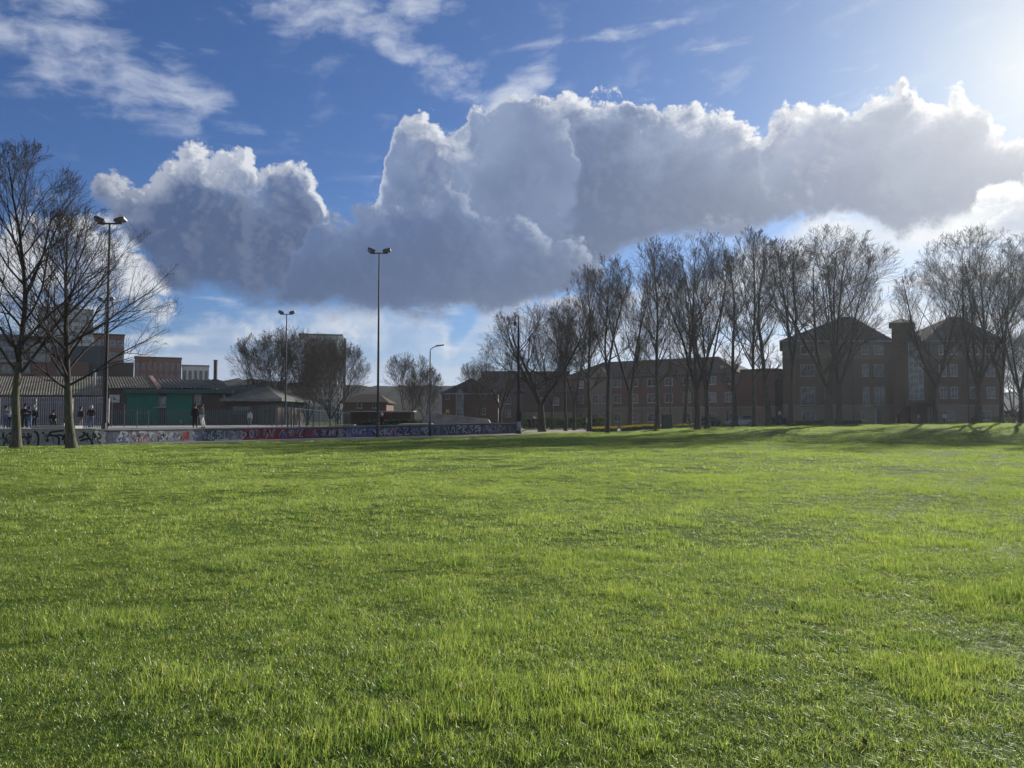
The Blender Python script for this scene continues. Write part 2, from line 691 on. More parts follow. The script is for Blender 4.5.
def glass_mat(name='window_glass', col=(0.02, 0.025, 0.03), rough=0.06):
    if name in MATS:
        return MATS[name]
    m = bpy.data.materials.new(name)
    m.use_nodes = True
    nt = m.node_tree
    S.nt = nt
    b = nt.nodes['Principled BSDF']
    t = S(S.node('ShaderNodeTexCoord').outputs['Object'])
    S.put(b.inputs['Base Color'], mix(sstep(noise(t, 1.3, 3), 0.45, 0.6), col, tuple(min(1, c * 3.5 + 0.02) for c in col)))
    b.inputs['Roughness'].default_value = rough
    b.inputs['Specular IOR Level'].default_value = 0.8
    MATS[name] = m
    return m
# ------------------------------------------------------------------ bare trees
def bark_mat(name, c1, c2, moss=None):
    m = bpy.data.materials.new(name)
    m.use_nodes = True
    nt = m.node_tree
    S.nt = nt
    b = nt.nodes['Principled BSDF']
    t = S(S.node('ShaderNodeTexCoord').outputs['Object'])
    st = vm('MULTIPLY', t, (1.0, 1.0, 0.25))
    n1 = noise(st, 9.0, 6, 0.65)
    c = mix(sstep(n1, 0.35, 0.65), c1, c2)
    if moss:
        c = mix(sstep(noise(t, 1.7, 5, 0.6), 0.40, 0.60) * 0.7, c, moss)
    S.put(b.inputs['Base Color'], c)
    b.inputs['Roughness'].default_value = 0.9
    b.inputs['Specular IOR Level'].default_value = 0.2
    bn = S.node('ShaderNodeBump')
    bn.inputs['Strength'].default_value = 0.8
    bn.inputs['Distance'].default_value = 0.03
    S.put(bn.inputs['Height'], n1)
    nt.links.new(bn.outputs[0], b.inputs['Normal'])
    return m


BARK = bark_mat('bark', (0.035, 0.030, 0.025), (0.085, 0.074, 0.062))
BARK_G = bark_mat('mossy_bark', (0.045, 0.040, 0.030), (0.15, 0.135, 0.10), (0.085, 0.095, 0.045))
BARK_P = bark_mat('pale_bark', (0.10, 0.10, 0.085), (0.28, 0.27, 0.22))
TWIG = bark_mat('twig_bark', (0.032, 0.026, 0.023), (0.065, 0.054, 0.047))


class Tubes:
    def __init__(self):
        self.V, self.Q, self.n = [], [], 0

    def add(self, pts, rad, sides):
        pts = np.asarray(pts); rad = np.asarray(rad)
        k = len(pts)
        d = np.gradient(pts, axis=0)
        d /= np.linalg.norm(d, axis=1, keepdims=True) + 1e-9
        ref = np.array([0.31, 0.95, 0.05]) if abs(d[0, 1]) < 0.85 else np.array([1.0, 0.1, 0.0])
        a = np.cross(d, ref); a /= np.linalg.norm(a, axis=1, keepdims=True) + 1e-9
        b = np.cross(d, a)
        th = np.arange(sides) * (2 * math.pi / sides)
        ring = (pts[:, None, :] + rad[:, None, None] * (a[:, None, :] * np.cos(th)[None, :, None] + b[:, None, :] * np.sin(th)[None, :, None]))
        self.V.append(ring.reshape(-1, 3))
        i = np.arange(k - 1)[:, None] * sides
        j = np.arange(sides)[None, :]
        j2 = (j + 1) % sides
        q = np.stack([i + j, i + j2, i + sides + j2, i + sides + j], axis=-1).reshape(-1, 4) + self.n
        self.Q.append(q)
        self.n += k * sides

    def mesh(self, name, mat_, parent):
        return np_mesh(name, np.concatenate(self.V), np.concatenate(self.Q), mat_, parent)


def grow_tree(name, H=18.0, seed=1, tr=0.30, fork=0.25, spread=0.30, limbs=14, n2=8, n3=7, n4=7, tw_r=0.006, forks=1,
              lean=(0, 0), up=0.35, bark=None, low=0.0, asym=(0, 0), knob=0.0, tiplen=0.55, env_up=0.0, wobk=1.0, thin=1.0):
    """tapered trunk with flare, ascending limbs, branches and fine twigs inside an oval crown.
    returns an Empty with children trunk and crown"""
    rs = np.random.RandomState(seed)
    root = thing(name, None, None)
    T, Cn = Tubes(), Tubes()
    zb = H * fork
    tw = []

    zc = H * (0.55 + 0.42 * fork) + H * env_up
    eb = H - zc
    ea = H * spread
    ecx, ecy = asym[0] * H, asym[1] * H

    def reach(p, d):
        # distance along d to the oval crown surface
        q = (np.array(p) - np.array([ecx, ecy, zc]))
        eb_ = eb if q[2] + d[2] * ea > 0 else (zc - zb * 0.75)
        sc_ = np.array([1 / ea, 1 / ea, 1 / eb_])
        q = q * sc_; e = d * sc_
        a = e @ e; b = q @ e; c = q @ q - 1
        disc = b * b - a * c
        if disc <= 0: return 0.35
        return max(0.35, (-b + math.sqrt(disc)) / a)

    def norm(v):
        return v / (np.linalg.norm(v) + 1e-9)

    def path(p, d, L, n, wob, trop):
        pts = [np.array(p, float)]
        d = norm(np.array(d, float))
        s = L / n
        for i in range(n):
            d = norm(d + rs.normal(0, wob, 3) + np.array([0, 0, trop]))
            pts.append(pts[-1] + d * s)
        return np.array(pts)

    def kids(pts, rad, level, L):
        """branches off a path"""
        n = (0, n2, n3, n4)[level]
        if n == 0:
            return
        m = len(pts) - 1
        for k in range(n):
            t = 0.18 + 0.80 * (k + rs.rand() * 0.8) / n
            f = t * m
            i = min(int(f), m - 1)
            p = pts[i] + (pts[i + 1] - pts[i]) * (f - i)
            r = (rad[i] + (rad[i + 1] - rad[i]) * (f - i))
            d = norm(pts[i + 1] - pts[i])
            az = rs.rand() * 2 * math.pi
            a = norm(np.cross(d, rs.normal(0, 1, 3)))
            ang = R(rs.uniform(26, 52))
            nd = d * math.cos(ang) + a * math.sin(ang)
            nd[2] = nd[2] + 0.12
            Lc = L * (0.62 if level == 1 else tiplen) * (1.15 - 0.65 * t) * rs.uniform(0.7, 1.2)
            Lc = min(Lc, reach(p, norm(nd)) * rs.uniform(0.85, 1.12))
            if level == 3:
                tw.append((p, nd, Lc))
            else:
                branch(p, nd, Lc, r * (0.62 if level < 3 else 0.8), level + 1)

    def branch(p, d, L, r, level):
        seg = {1: 9, 2: 6, 3: 4, 4: 3}[level]
        wob = wobk * {1: 0.065, 2: 0.085, 3: 0.11, 4: 0.12}[level]
        trop = {1: up * 0.22, 2: up * 0.25, 3: up * 0.30, 4: up * 0.3}[level]
        pts = path(p, d, L, seg, wob, trop)
        rmin = 0.006
        rad = np.maximum(r * (1 - 0.82 * np.linspace(0, 1, seg + 1)), rmin if level < 4 else 0.005)
        Cn.add(pts, rad, {1: 6, 2: 4, 3: 3, 4: 3}[level])
        if level < 4:
            kids(pts, rad, level, L)

    # trunk(s)
    stems = []
    if forks == 1:
        p = path((0, 0, -0.15), (lean[0], lean[1], 1), H * 0.93, 16, 0.04, 0.03)
        z = np.linspace(0, 1, 17)
        r = tr * (1 - 0.90 * z ** 0.85)
        r[0] *= 1.45; r[1] *= 1.06
        stems.append((p, r, 1.0))
        k0 = max(2, int(16 * fork) + 1)
        T.add(p[:k0 + 1], r[:k0 + 1], 12)
        Cn.add(p[k0:], r[k0:], 8)
    else:
        nb = 6
        p = path((0, 0, -0.15), (lean[0], lean[1], 1), zb, nb, 0.03, 0.03)
        r = tr * (1 - 0.22 * np.linspace(0, 1, nb + 1)); r[0] *= 1.4; r[1] *= 1.06
        T.add(p, r, 12)
        for k in range(forks):
            az = 2 * math.pi * (k + 0.35 * rs.rand()) / forks + seed
            d = norm(np.array([math.cos(az) * spread * 1.25 + asym[0], math.sin(az) * spread * 1.25 + asym[1], 1.0]))
            q = path(p[-1] - np.array([0, 0, 0.15]), d, reach(p[-1], d) * rs.uniform(0.90, 0.99), 12, 0.045, 0.035)
            rr = tr * (0.80 / math.sqrt(forks) + 0.12) * (1 - 0.9 * np.linspace(0, 1, 13) ** 0.9)
            Cn.add(q, rr, 8)
            stems.append((q, rr, 0.8))
    ns = len(stems)
    for (p, r, w) in stems:
        m = len(p) - 1
        t0 = (fork if forks == 1 else 0.10)
        for k in range(limbs // ns if ns > 1 else limbs):
            kk = (limbs // ns if ns > 1 else limbs)
            t = t0 + (0.97 - t0) * ((k + rs.rand() * 0.7) / kk) ** 1.1
            f = t * m; i = min(int(f), m - 1)
            q = p[i] + (p[i + 1] - p[i]) * (f - i)
            rr = r[i] + (r[i + 1] - r[i]) * (f - i)
            az = k * 2.4 + rs.rand() * 0.9 + seed
            hh = (q[2] - zb) / (H - zb)
            hh = min(max(hh, 0), 1)
            el = R(rs.uniform(34, 52) + 30 * hh - low * (1 - hh) * 40)
            d = norm(np.array([math.cos(az) * math.cos(el), math.sin(az) * math.cos(el), math.sin(el)]))
            L = reach(q, d) * rs.uniform(0.80, 1.02)
            branch(q, d, L, min(rr * 0.55, 0.0055 * H) * thin, 1)
    # finest twigs in one batch, three-sided
    P = np.array([t[0] for t in tw]); D = np.array([t[1] for t in tw]); L = np.array([t[2] for t in tw])
    D /= np.linalg.norm(D, axis=1, keepdims=True)
    N = len(P)
    pts = [P]
    d = D.copy()
    for i in range(3):
        d = d + rs.normal(0, 0.11, (N, 3)); d[:, 2] += up * 0.35
        d /= np.linalg.norm(d, axis=1, keepdims=True)
        pts.append(pts[-1] + d * (L / 3)[:, None])
    a = np.cross(D, rs.normal(0, 1, (N, 3))); a /= np.linalg.norm(a, axis=1, keepdims=True)
    b = np.cross(D, a)
    V = np.zeros((N, 4, 3, 3))
    for i, rr in enumerate((tw_r * 1.25, tw_r, tw_r * 0.8, tw_r * 0.35)):
        for k in range(3):
            th = k * 2 * math.pi / 3
            V[:, i, k] = pts[i] + (a * math.cos(th) + b * math.sin(th)) * rr
    base = Cn.n + np.arange(N)[:, None] * 12
    for i in range(3):
        for k in range(3):
            k2 = (k + 1) % 3
            Cn.Q.append(np.concatenate([base + i * 3 + k, base + i * 3 + k2, base + i * 3 + 3 + k2, base + i * 3 + 3 + k], axis=1))
    Cn.V.append(V.reshape(-1, 3)); Cn.n += N * 12
    T.mesh('trunk', bark or BARK, root)
    Cn.mesh('crown', TWIG, root)
    return root
# ------------------------------------------------------------------ terrain
def ss(a, b, x):
    t = np.clip((np.asarray(x, float) - a) / (b - a), 0, 1)
    return t * t * (3 - 2 * t)


_rn = np.random.RandomState(11)
_WV = [(_rn.uniform(0.5, 1.6), _rn.uniform(0, 6.28), _rn.uniform(0, 6.28)) for _ in range(10)]


def gh(x, y):
    """height of the lawn: flat to the left, a low bank rising to the right under the trees"""
    x = np.asarray(x, float); y = np.asarray(y, float)
    s = ss(8, 26, x) * ss(46, 80, y)
    z = 0.60 * s + 0.28 * ss(24, 52, x) * ss(40, 80, y) + 0.10 * ss(-2, 12, x) * ss(70, 100, y)
    z = z - 0.34 * ss(85, 94, y) * s
    und = np.zeros(np.broadcast(x, y).shape)
    for k, (f, a, p) in enumerate(_WV):
        und = und + np.sin((x * math.cos(a) + y * math.sin(a)) * f + p) * (0.018 if f < 1 else 0.011)
    lumps = 0.035 * np.sin(x * 0.9 + 1.3 * np.sin(y * 0.31)) * s
    w = ss(-2, 2, (x * 0.727 + 47.5 + 21.5) - y)  # calm down near the wall
    return z + und * (1 - ss(34, 60, y) * (1 - ss(5, 14, x))) * (1 - ss(90, 110, y)) + lumps


def axis(parts):
    out = []
    for a, b, s in parts:
        out += list(np.arange(a, b, s))
    return np.array(out + [parts[-1][1]])


xs = axis([(-3000, -600, 400), (-600, -120, 60), (-120, -50, 7), (-50, 66, 0.8), (66, 130, 8), (130, 600, 60), (600, 3000, 400)])
ys = axis([(-600, -60, 60), (-60, 0, 6), (0, 110, 0.8), (110, 180, 7), (180, 600, 60), (600, 4000, 400)])
GX, GY = np.meshgrid(xs, ys)
GZ = gh(GX, GY)
nx, ny = len(xs), len(ys)
ii = (np.arange(ny - 1)[:, None] * nx + np.arange(nx - 1)[None, :]).ravel()
lawn_m = bpy.data.materials.new('lawn')
lawn_m.use_nodes = True
S.nt = lawn_m.node_tree
_b = S.nt.nodes['Principled BSDF']
_t = S(S.node('ShaderNodeTexCoord').outputs['Object'])
_n1 = noise(_t, 0.35, 5, 0.6)
_n2 = noise(_t, 14.0, 4, 0.7)
_c = mix(sstep(_n1, 0.35, 0.65), (0.060, 0.100, 0.016), (0.090, 0.135, 0.024))
_c = mix(sstep(_n2, 0.5, 0.75) * 0.4, _c, (0.035, 0.045, 0.014))
S.put(_b.inputs['Base Color'], _c)
_b.inputs['Roughness'].default_value = 0.95
_b.inputs['Specular IOR Level'].default_value = 0.05
_bn = S.node('ShaderNodeBump'); _bn.inputs['Strength'].default_value = 0.6; _bn.inputs['Distance'].default_value = 0.05
S.put(_bn.inputs['Height'], _n2)
S.nt.links.new(_bn.outputs[0], _b.inputs['Normal'])
lawn = np_mesh('ground', np.stack([GX.ravel(), GY.ravel(), GZ.ravel()], 1), np.stack([ii, ii + 1, ii + nx + 1, ii + nx], 1), lawn_m)
tag(lawn, kind='structure')

# wall line (x, y) seen from the field
WALL = [(-29.2 - 7.3, 41.9), (-29.2, 43.4), (-24.6, 44.9), (-24.3, 45.6), (-21.2, 51.2), (-16.2, 58.0), (-9.7, 66.0), (-3.1, 74.0), (0.6, 78.3)]


def wall_y(x):
    return np.interp(x, [p[0] for p in WALL], [p[1] for p in WALL])


# ------------------------------------------------------------------ grass blades
gm = bpy.data.materials.new('grass_blade')
gm.use_nodes = True
S.nt = gm.node_tree
S.nt.nodes.clear()
_at = S.node('ShaderNodeAttribute'); _at.attribute_name = 'tone'
tone = S(_at.outputs['Fac'])
_g = S.node('ShaderNodeNewGeometry')
pos = S(_g.outputs['Position'])
big = noise(pos, 0.22, 4, 0.6)
small = noise(pos, 2.2, 3, 0.6)
c = mix(tone, (0.046, 0.086, 0.022), (0.140, 0.172, 0.058))
c = mix(sstep(big, 0.36, 0.64) * 0.5, c, (0.110, 0.145, 0.040))
c = mix(sstep(small, 0.45, 0.70) * 0.6, c, (0.036, 0.078, 0.018))
c = mix(sstep(tone, 0.982, 0.985), c, (0.22, 0.20, 0.11))
d1 = S.node('ShaderNodeBsdfDiffuse'); S.put(d1.inputs[0], c)
tcol = mix(1.0, c, (4.4, 4.2, 2.3, 1), 'MULTIPLY')
d2 = S.node('ShaderNodeBsdfTranslucent'); S.put(d2.inputs[0], tcol)
gl = S.node('ShaderNodeBsdfGlossy'); gl.inputs['Roughness'].default_value = 0.36
gl.inputs['Color'].default_value = (0.9, 0.95, 0.85, 1)
m1 = S.node('ShaderNodeMixShader'); m1.inputs[0].default_value = 0.5
S.nt.links.new(d1.outputs[0], m1.inputs[1]); S.nt.links.new(d2.outputs[0], m1.inputs[2])
m2 = S.node('ShaderNodeMixShader'); m2.inputs[0].default_value = 0.042
S.nt.links.new(m1.outputs[0], m2.inputs[1]); S.nt.links.new(gl.outputs[0], m2.inputs[2])
_o = S.node('ShaderNodeOutputMaterial'); S.nt.links.new(m2.outputs[0], _o.inputs[0])


def tuft(name, n, size, h, w, seed, seg=3):
    rs = np.random.RandomState(seed)
    # blades grow in loose clumps
    nc = max(3, int(n / 14))
    cx = rs.uniform(-size / 2, size / 2, (nc, 2))
    ci = rs.randint(0, nc, n)
    p = cx[ci] + rs.normal(0, size * 0.075, (n, 2))
    p[::3] = rs.uniform(-size / 2, size / 2, (len(p[::3]), 2))
    ch = rs.uniform(0.65, 1.35, nc)[ci]
    H = h * ch * rs.uniform(0.45, 1.35, n)
    az = rs.uniform(0, 2 * math.pi, n)
    lean = rs.uniform(0.3, 1.6, n)
    face = az + rs.normal(0, 0.5, n) + math.pi / 2
    ww = w * rs.uniform(0.6, 1.25, n)
    V = np.zeros((n, seg + 1, 2, 3))
    for i in range(seg + 1):
        t = i / seg
        out = H * lean * (t ** 1.9) * 0.95
        z = H * (t - 0.32 * lean * t * t) * 1.05
        wi = ww * (1 - 0.88 * t ** 1.6) * 0.5
        for k, sgn in enumerate((-1, 1)):
            V[:, i, k, 0] = p[:, 0] + np.cos(az) * out + np.cos(face) * wi * sgn
            V[:, i, k, 1] = p[:, 1] + np.sin(az) * out + np.sin(face) * wi * sgn
            V[:, i, k, 2] = np.maximum(z, 0.004 * i) - 0.008
    base = np.arange(n)[:, None] * (2 * (seg + 1))
    Q = np.concatenate([np.concatenate([base + 2 * i, base + 2 * i + 1, base + 2 * i + 3, base + 2 * i + 2], 1) for i in range(seg)])
    me_o = np_mesh(name, V.reshape(-1, 3), Q, gm)
    COL.objects.unlink(me_o)
    at_ = me_o.data.attributes.new('tone', 'FLOAT', 'POINT')
    at_.data.foreach_set('value', np.repeat(rs.rand(n), 2 * (seg + 1)).astype(np.float32))
    return me_o


def lawn_cover(name, label, protos, P, sc3, rot, idx, kind='stuff'):
    coll = bpy.data.collections.new(name + '_kinds')
    for o in protos:
        coll.objects.link(o)
    me = bpy.data.meshes.new(name)
    n = len(P)
    me.vertices.add(n)
    me.vertices.foreach_set('co', P.astype(np.float32).ravel())
    for an, ty, arr in (('sc', 'FLOAT_VECTOR', sc3), ('rt', 'FLOAT_VECTOR', rot)):
        a = me.attributes.new(an, ty, 'POINT')
        a.data.foreach_set('vector', arr.astype(np.float32).ravel())
    a = me.attributes.new('ix', 'INT', 'POINT')
    a.data.foreach_set('value', idx.astype(np.int32))
    o = bpy.data.objects.new(name, me)
    COL.objects.link(o)
    tag(o, label, 'grass', kind=kind)
    ng = bpy.data.node_groups.new(name, 'GeometryNodeTree')
    ng.interface.new_socket('Geometry', in_out='INPUT', socket_type='NodeSocketGeometry')
    ng.interface.new_socket('Geometry', in_out='OUTPUT', socket_type='NodeSocketGeometry')
    N = ng.nodes; Lk = ng.links
    gi = N.new('NodeGroupInput'); go = N.new('NodeGroupOutput')
    ip = N.new('GeometryNodeInstanceOnPoints')
    ci = N.new('GeometryNodeCollectionInfo')
    ci.inputs['Collection'].default_value = coll
    ci.inputs['Separate Children'].default_value = True
    ci.inputs['Reset Children'].default_value = True

    def attr(nm, ty):
        q = N.new('GeometryNodeInputNamedAttribute'); q.data_type = ty
        q.inputs[0].default_value = nm
        return q.outputs[0]
    Lk.new(gi.outputs[0], ip.inputs['Points'])
    Lk.new(ci.outputs[0], ip.inputs['Instance'])
    ip.inputs['Pick Instance'].default_value = True
    Lk.new(attr('ix', 'INT'), ip.inputs['Instance Index'])
    er = N.new('FunctionNodeEulerToRotation')
    Lk.new(attr('rt', 'FLOAT_VECTOR'), er.inputs[0])
    Lk.new(er.outputs[0], ip.inputs['Rotation'])
    Lk.new(attr('sc', 'FLOAT_VECTOR'), ip.inputs['Scale'])
    Lk.new(ip.outputs[0], go.inputs[0])
    md = o.modifiers.new('cover', 'NODES')
    md.node_group = ng
    return o


def vnoise(x, y, s, seed):
    """smooth value noise"""
    rs = np.random.RandomState(seed)
    T = rs.rand(256, 256)
    X_, Y_ = x / s + 1000, y / s + 1000
    i, j = np.floor(X_).astype(int), np.floor(Y_).astype(int)
    f, g = X_ - i, Y_ - j
    f = f * f * (3 - 2 * f); g = g * g * (3 - 2 * g)
    a = lambda p, q: T[p % 256, q % 256]
    return (a(i, j) * (1 - f) + a(i + 1, j) * f) * (1 - g) + (a(i, j + 1) * (1 - f) + a(i + 1, j + 1) * f) * g


def zone(y0, y1, step, seed, margin=2.0):
    rs = np.random.RandomState(seed)
    gy = np.arange(y0, y1, step)
    pts = []
    for yv in gy:
        hw = 0.72 * yv + margin
        gx = np.arange(-hw, hw, step)
        pts.append(np.stack([gx + rs.uniform(-.5, .5, len(gx)) * step, yv + rs.uniform(-.5, .5, len(gx)) * step], 1))
    p = np.concatenate(pts)
    x, y = p[:, 0], p[:, 1]
    keep = y < edge_of_lawn(x) - step * 0.4
    return p[keep], rs


def edge_of_lawn(x):
    """far limit of the grass: the path along the wall, then the open walk, then the tree bank"""
    x = np.asarray(x, float)
    wl = wall_y(x) - np.interp(x, [-30, -24, -16, -3, 1], [0.5, 1.2, 8.0, 8.0, 9.0])
    return np.where(x < 1.0, wl, np.where(x < 17.5, 81.0 + 0 * x, 97.0))


GR = []
for (y0, y1, step, n, size, h, w, seed, sg) in ((1.6, 9.5, 0.15, 290, 0.30, 0.039, 0.0036, 21, 3), (9.5, 22, 0.28, 270, 0.48, 0.039, 0.0058, 22, 2),
                                          (22, 48, 0.62, 270, 0.95, 0.048, 0.012, 23, 2), (48, 97, 1.25, 380, 1.9, 0.055, 0.022, 24, 2)):
    protos = [tuft('grass_tuft', n, size, h, w, seed * 10 + k, sg) for k in range(6)]
    p, rs = zone(y0, y1, step, seed)
    n_ = len(p)
    x, y = p[:, 0], p[:, 1]
    hv = 0.05 + 0.80 * vnoise(x, y, 0.7, 1) + 1.05 * vnoise(x, y, 0.30, 2) + 0.35 * (vnoise(x, y, 3.1, 3) - 0.5)
    hv = hv * (1 + 1.2 * np.clip(vnoise(x, y, 0.50, 5) - 0.66, 0, 1) * 4)
    z = gh(x, y)
    s_xy = rs.uniform(0.85, 1.15, n_)
    sc3 = np.stack([s_xy, s_xy, s_xy * np.clip(hv, 0.58, 2.4)], 1)
    rot = np.stack([rs.normal(0, .05, n_), rs.normal(0, .05, n_), rs.uniform(0, 6.28, n_)], 1)
    GR.append((protos, np.stack([x, y, z], 1), sc3, rot, rs.randint(0, 6, n_)))
allp = [o for g in GR for o in g[0]]
for i, o in enumerate(allp):
    o.name = 'grass_tuft_%02d' % i
lawn_cover('grass', None, allp, np.concatenate([g[1] for g in GR]), np.concatenate([g[2] for g in GR]), np.concatenate([g[3] for g in GR]),
           np.concatenate([g[4] + 6 * k for k, g in enumerate(GR)]))
print('grass instances', sum(len(g[1]) for g in GR))
# ------------------------------------------------------------------ materials used by the built things
FRAME_W = mat('white_frame', (0.36, 0.36, 0.36), 0.5, 0.05)
GLASS = glass_mat()
GLASS_P = glass_mat('curtained_glass', (0.05, 0.055, 0.06), 0.12)
BR_DARK = brick_mat('dark_red_brick', (0.10, 0.042, 0.032), (0.075, 0.033, 0.027), (0.12, 0.105, 0.09))
BR_RED = brick_mat('red_brick', (0.145, 0.055, 0.040), (0.105, 0.042, 0.033), (0.15, 0.13, 0.115))
BR_BROWN = brick_mat('brown_brick', (0.115, 0.068, 0.050), (0.085, 0.050, 0.038), (0.13, 0.115, 0.10))
BR_OR = brick_mat('orange_red_brick', (0.22, 0.085, 0.055), (0.17, 0.065, 0.045), (0.2, 0.16, 0.14))
BR_TAN = brick_mat('buff_brick', (0.22, 0.175, 0.13), (0.18, 0.145, 0.108), (0.2, 0.18, 0.155))
STONE = mat('pale_concrete', (0.34, 0.33, 0.31), 0.9, 0.10, 1.5, bump=0.3)
CONC = mat('worn_concrete', (0.26, 0.255, 0.24), 0.92, 0.14, 0.8, bump=0.4)
SLATE = mat('slate', (0.045, 0.048, 0.056), 0.95, spec=0.1, var=0.15, scale=1.2, bump=0.3, bscale=4)
TILE = mat('brown_roof_tile', (0.065, 0.050, 0.044), 0.95, spec=0.1, var=0.15, scale=1.1, bump=0.3, bscale=4)
TILE_SUNLIT = mat('sunlit_buff_roof_tile', (0.16, 0.13, 0.10), 0.85, 0.12, 1.1)  # pale colour standing for sunlight on a roof slope
DARKMET = mat('dark_metal', (0.035, 0.038, 0.042), 0.45, 0.1, spec=0.5)
GALV = mat('galvanised_steel', (0.20, 0.205, 0.21), 0.5, 0.1, metal=0.5)
NAVY = mat('navy_cladding', (0.018, 0.032, 0.060), 0.5, 0.1, 0.6)
GREYCLAD = mat('grey_cladding', (0.26, 0.28, 0.31), 0.6, 0.07, 0.5)
WHITE = mat('white_render', (0.66, 0.66, 0.64), 0.8, 0.05, 0.5)
GUTTER = mat('gutter', (0.03, 0.03, 0.032), 0.6, 0.05)
_meshcache = {}


def window(parent, x, z, w, h, nx=2, nz=1, fm=None, gm_=None, y=0.0, sill=True, name='window', rz=0.0, off=None, label=None):
    """frame with mullions, sill and reveal as one part, its glazing a sub-part; facade faces -y at local y"""
    fm = fm or FRAME_W; gm_ = gm_ or GLASS
    key = (round(w, 2), round(h, 2), nx, nz, fm.name, gm_.name, sill)
    if key not in _meshcache:
        t = 0.07
        b = MB()
        b.box(-w / 2, w / 2, -0.05, 0.02, h - t, h); b.box(-w / 2, w / 2, -0.05, 0.02, 0, t)
        b.box(-w / 2, -w / 2 + t, -0.05, 0.02, t, h - t); b.box(w / 2 - t, w / 2, -0.05, 0.02, t, h - t)
        for i in range(1, nx):
            xx = -w / 2 + w * i / nx
            b.box(xx - 0.03, xx + 0.03, -0.045, 0.02, t, h - t)
        for i in range(1, nz):
            zz = h * i / nz
            b.box(-w / 2 + t, w / 2 - t, -0.04, 0.02, zz - 0.03, zz + 0.03)
        if sill:
            b.box(-w / 2 - 0.08, w / 2 + 0.08, -0.12, 0.02, -0.09, -0.003)
        f = b.build(name, fm)
        g = MB().box(-w / 2 + 0.04, w / 2 - 0.04, -0.018, 0.015, 0.04, h - 0.04).build('pane', gm_)
        _meshcache[key] = (f.data, g.data)
        bpy.data.objects.remove(f); bpy.data.objects.remove(g)
    fd, gd = _meshcache[key]
    f = bpy.data.objects.new(name, fd); COL.objects.link(f)
    f.parent = parent; f.location = (x, y, z); f.rotation_euler = (0, 0, rz)
    g = bpy.data.objects.new('pane', gd); COL.objects.link(g); g.parent = f
    return f


def hip_roof(b, x0, x1, y0, y1, z, rise, over=0.4, inset=None):
    x0 -= over; x1 += over; y0 -= over; y1 += over
    ins = (y1 - y0) / 2 if inset is None else inset
    ym = (y0 + y1) / 2
    xa, xb = min(x0 + ins, (x0 + x1) / 2 - 0.01), max(x1 - ins, (x0 + x1) / 2 + 0.01)
    v = [(x0, y0, z), (x1, y0, z), (x1, y1, z), (x0, y1, z), (xa, ym, z + rise), (xb, ym, z + rise),
         (x0, y0, z - 0.18), (x1, y0, z - 0.18), (x1, y1, z - 0.18), (x0, y1, z - 0.18)]
    b.add(v, [(0, 1, 5, 4), (1, 2, 5), (2, 3, 4, 5), (3, 0, 4), (6, 7, 1, 0), (7, 8, 2, 1), (8, 9, 3, 2), (9, 6, 0, 3), (9, 8, 7, 6)])
    return b


def gable_roof(b, x0, x1, y0, y1, z, rise, over=0.4, th=0.18):
    """ridge along x"""
    x0 -= over; x1 += over; y0 -= over; y1 += over
    ym = (y0 + y1) / 2
    sect = [(y0, z), (ym, z + rise), (y1, z), (y1, z - th), (ym, z + rise - th), (y0, z - th)]
    n = 6
    v = [(x0, a, c) for a, c in sect] + [(x1, a, c) for a, c in sect]
    f = [(0, 1, 4, 5), (1, 2, 3, 4), (n + 5, n + 4, n + 1, n), (n + 4, n + 3, n + 2, n + 1)]
    f += [(i, (i + 1) % n, n + (i + 1) % n, n + i) for i in range(n)]
    return b.add(v, f)


def facade_thing(name, label, cat, px, Y, z0=0.0, rz=0.0, group=None):
    """Empty standing where a sight line meets depth Y"""
    return thing(name, label, cat, (X(px, Y), Y, z0), R(rz), group)


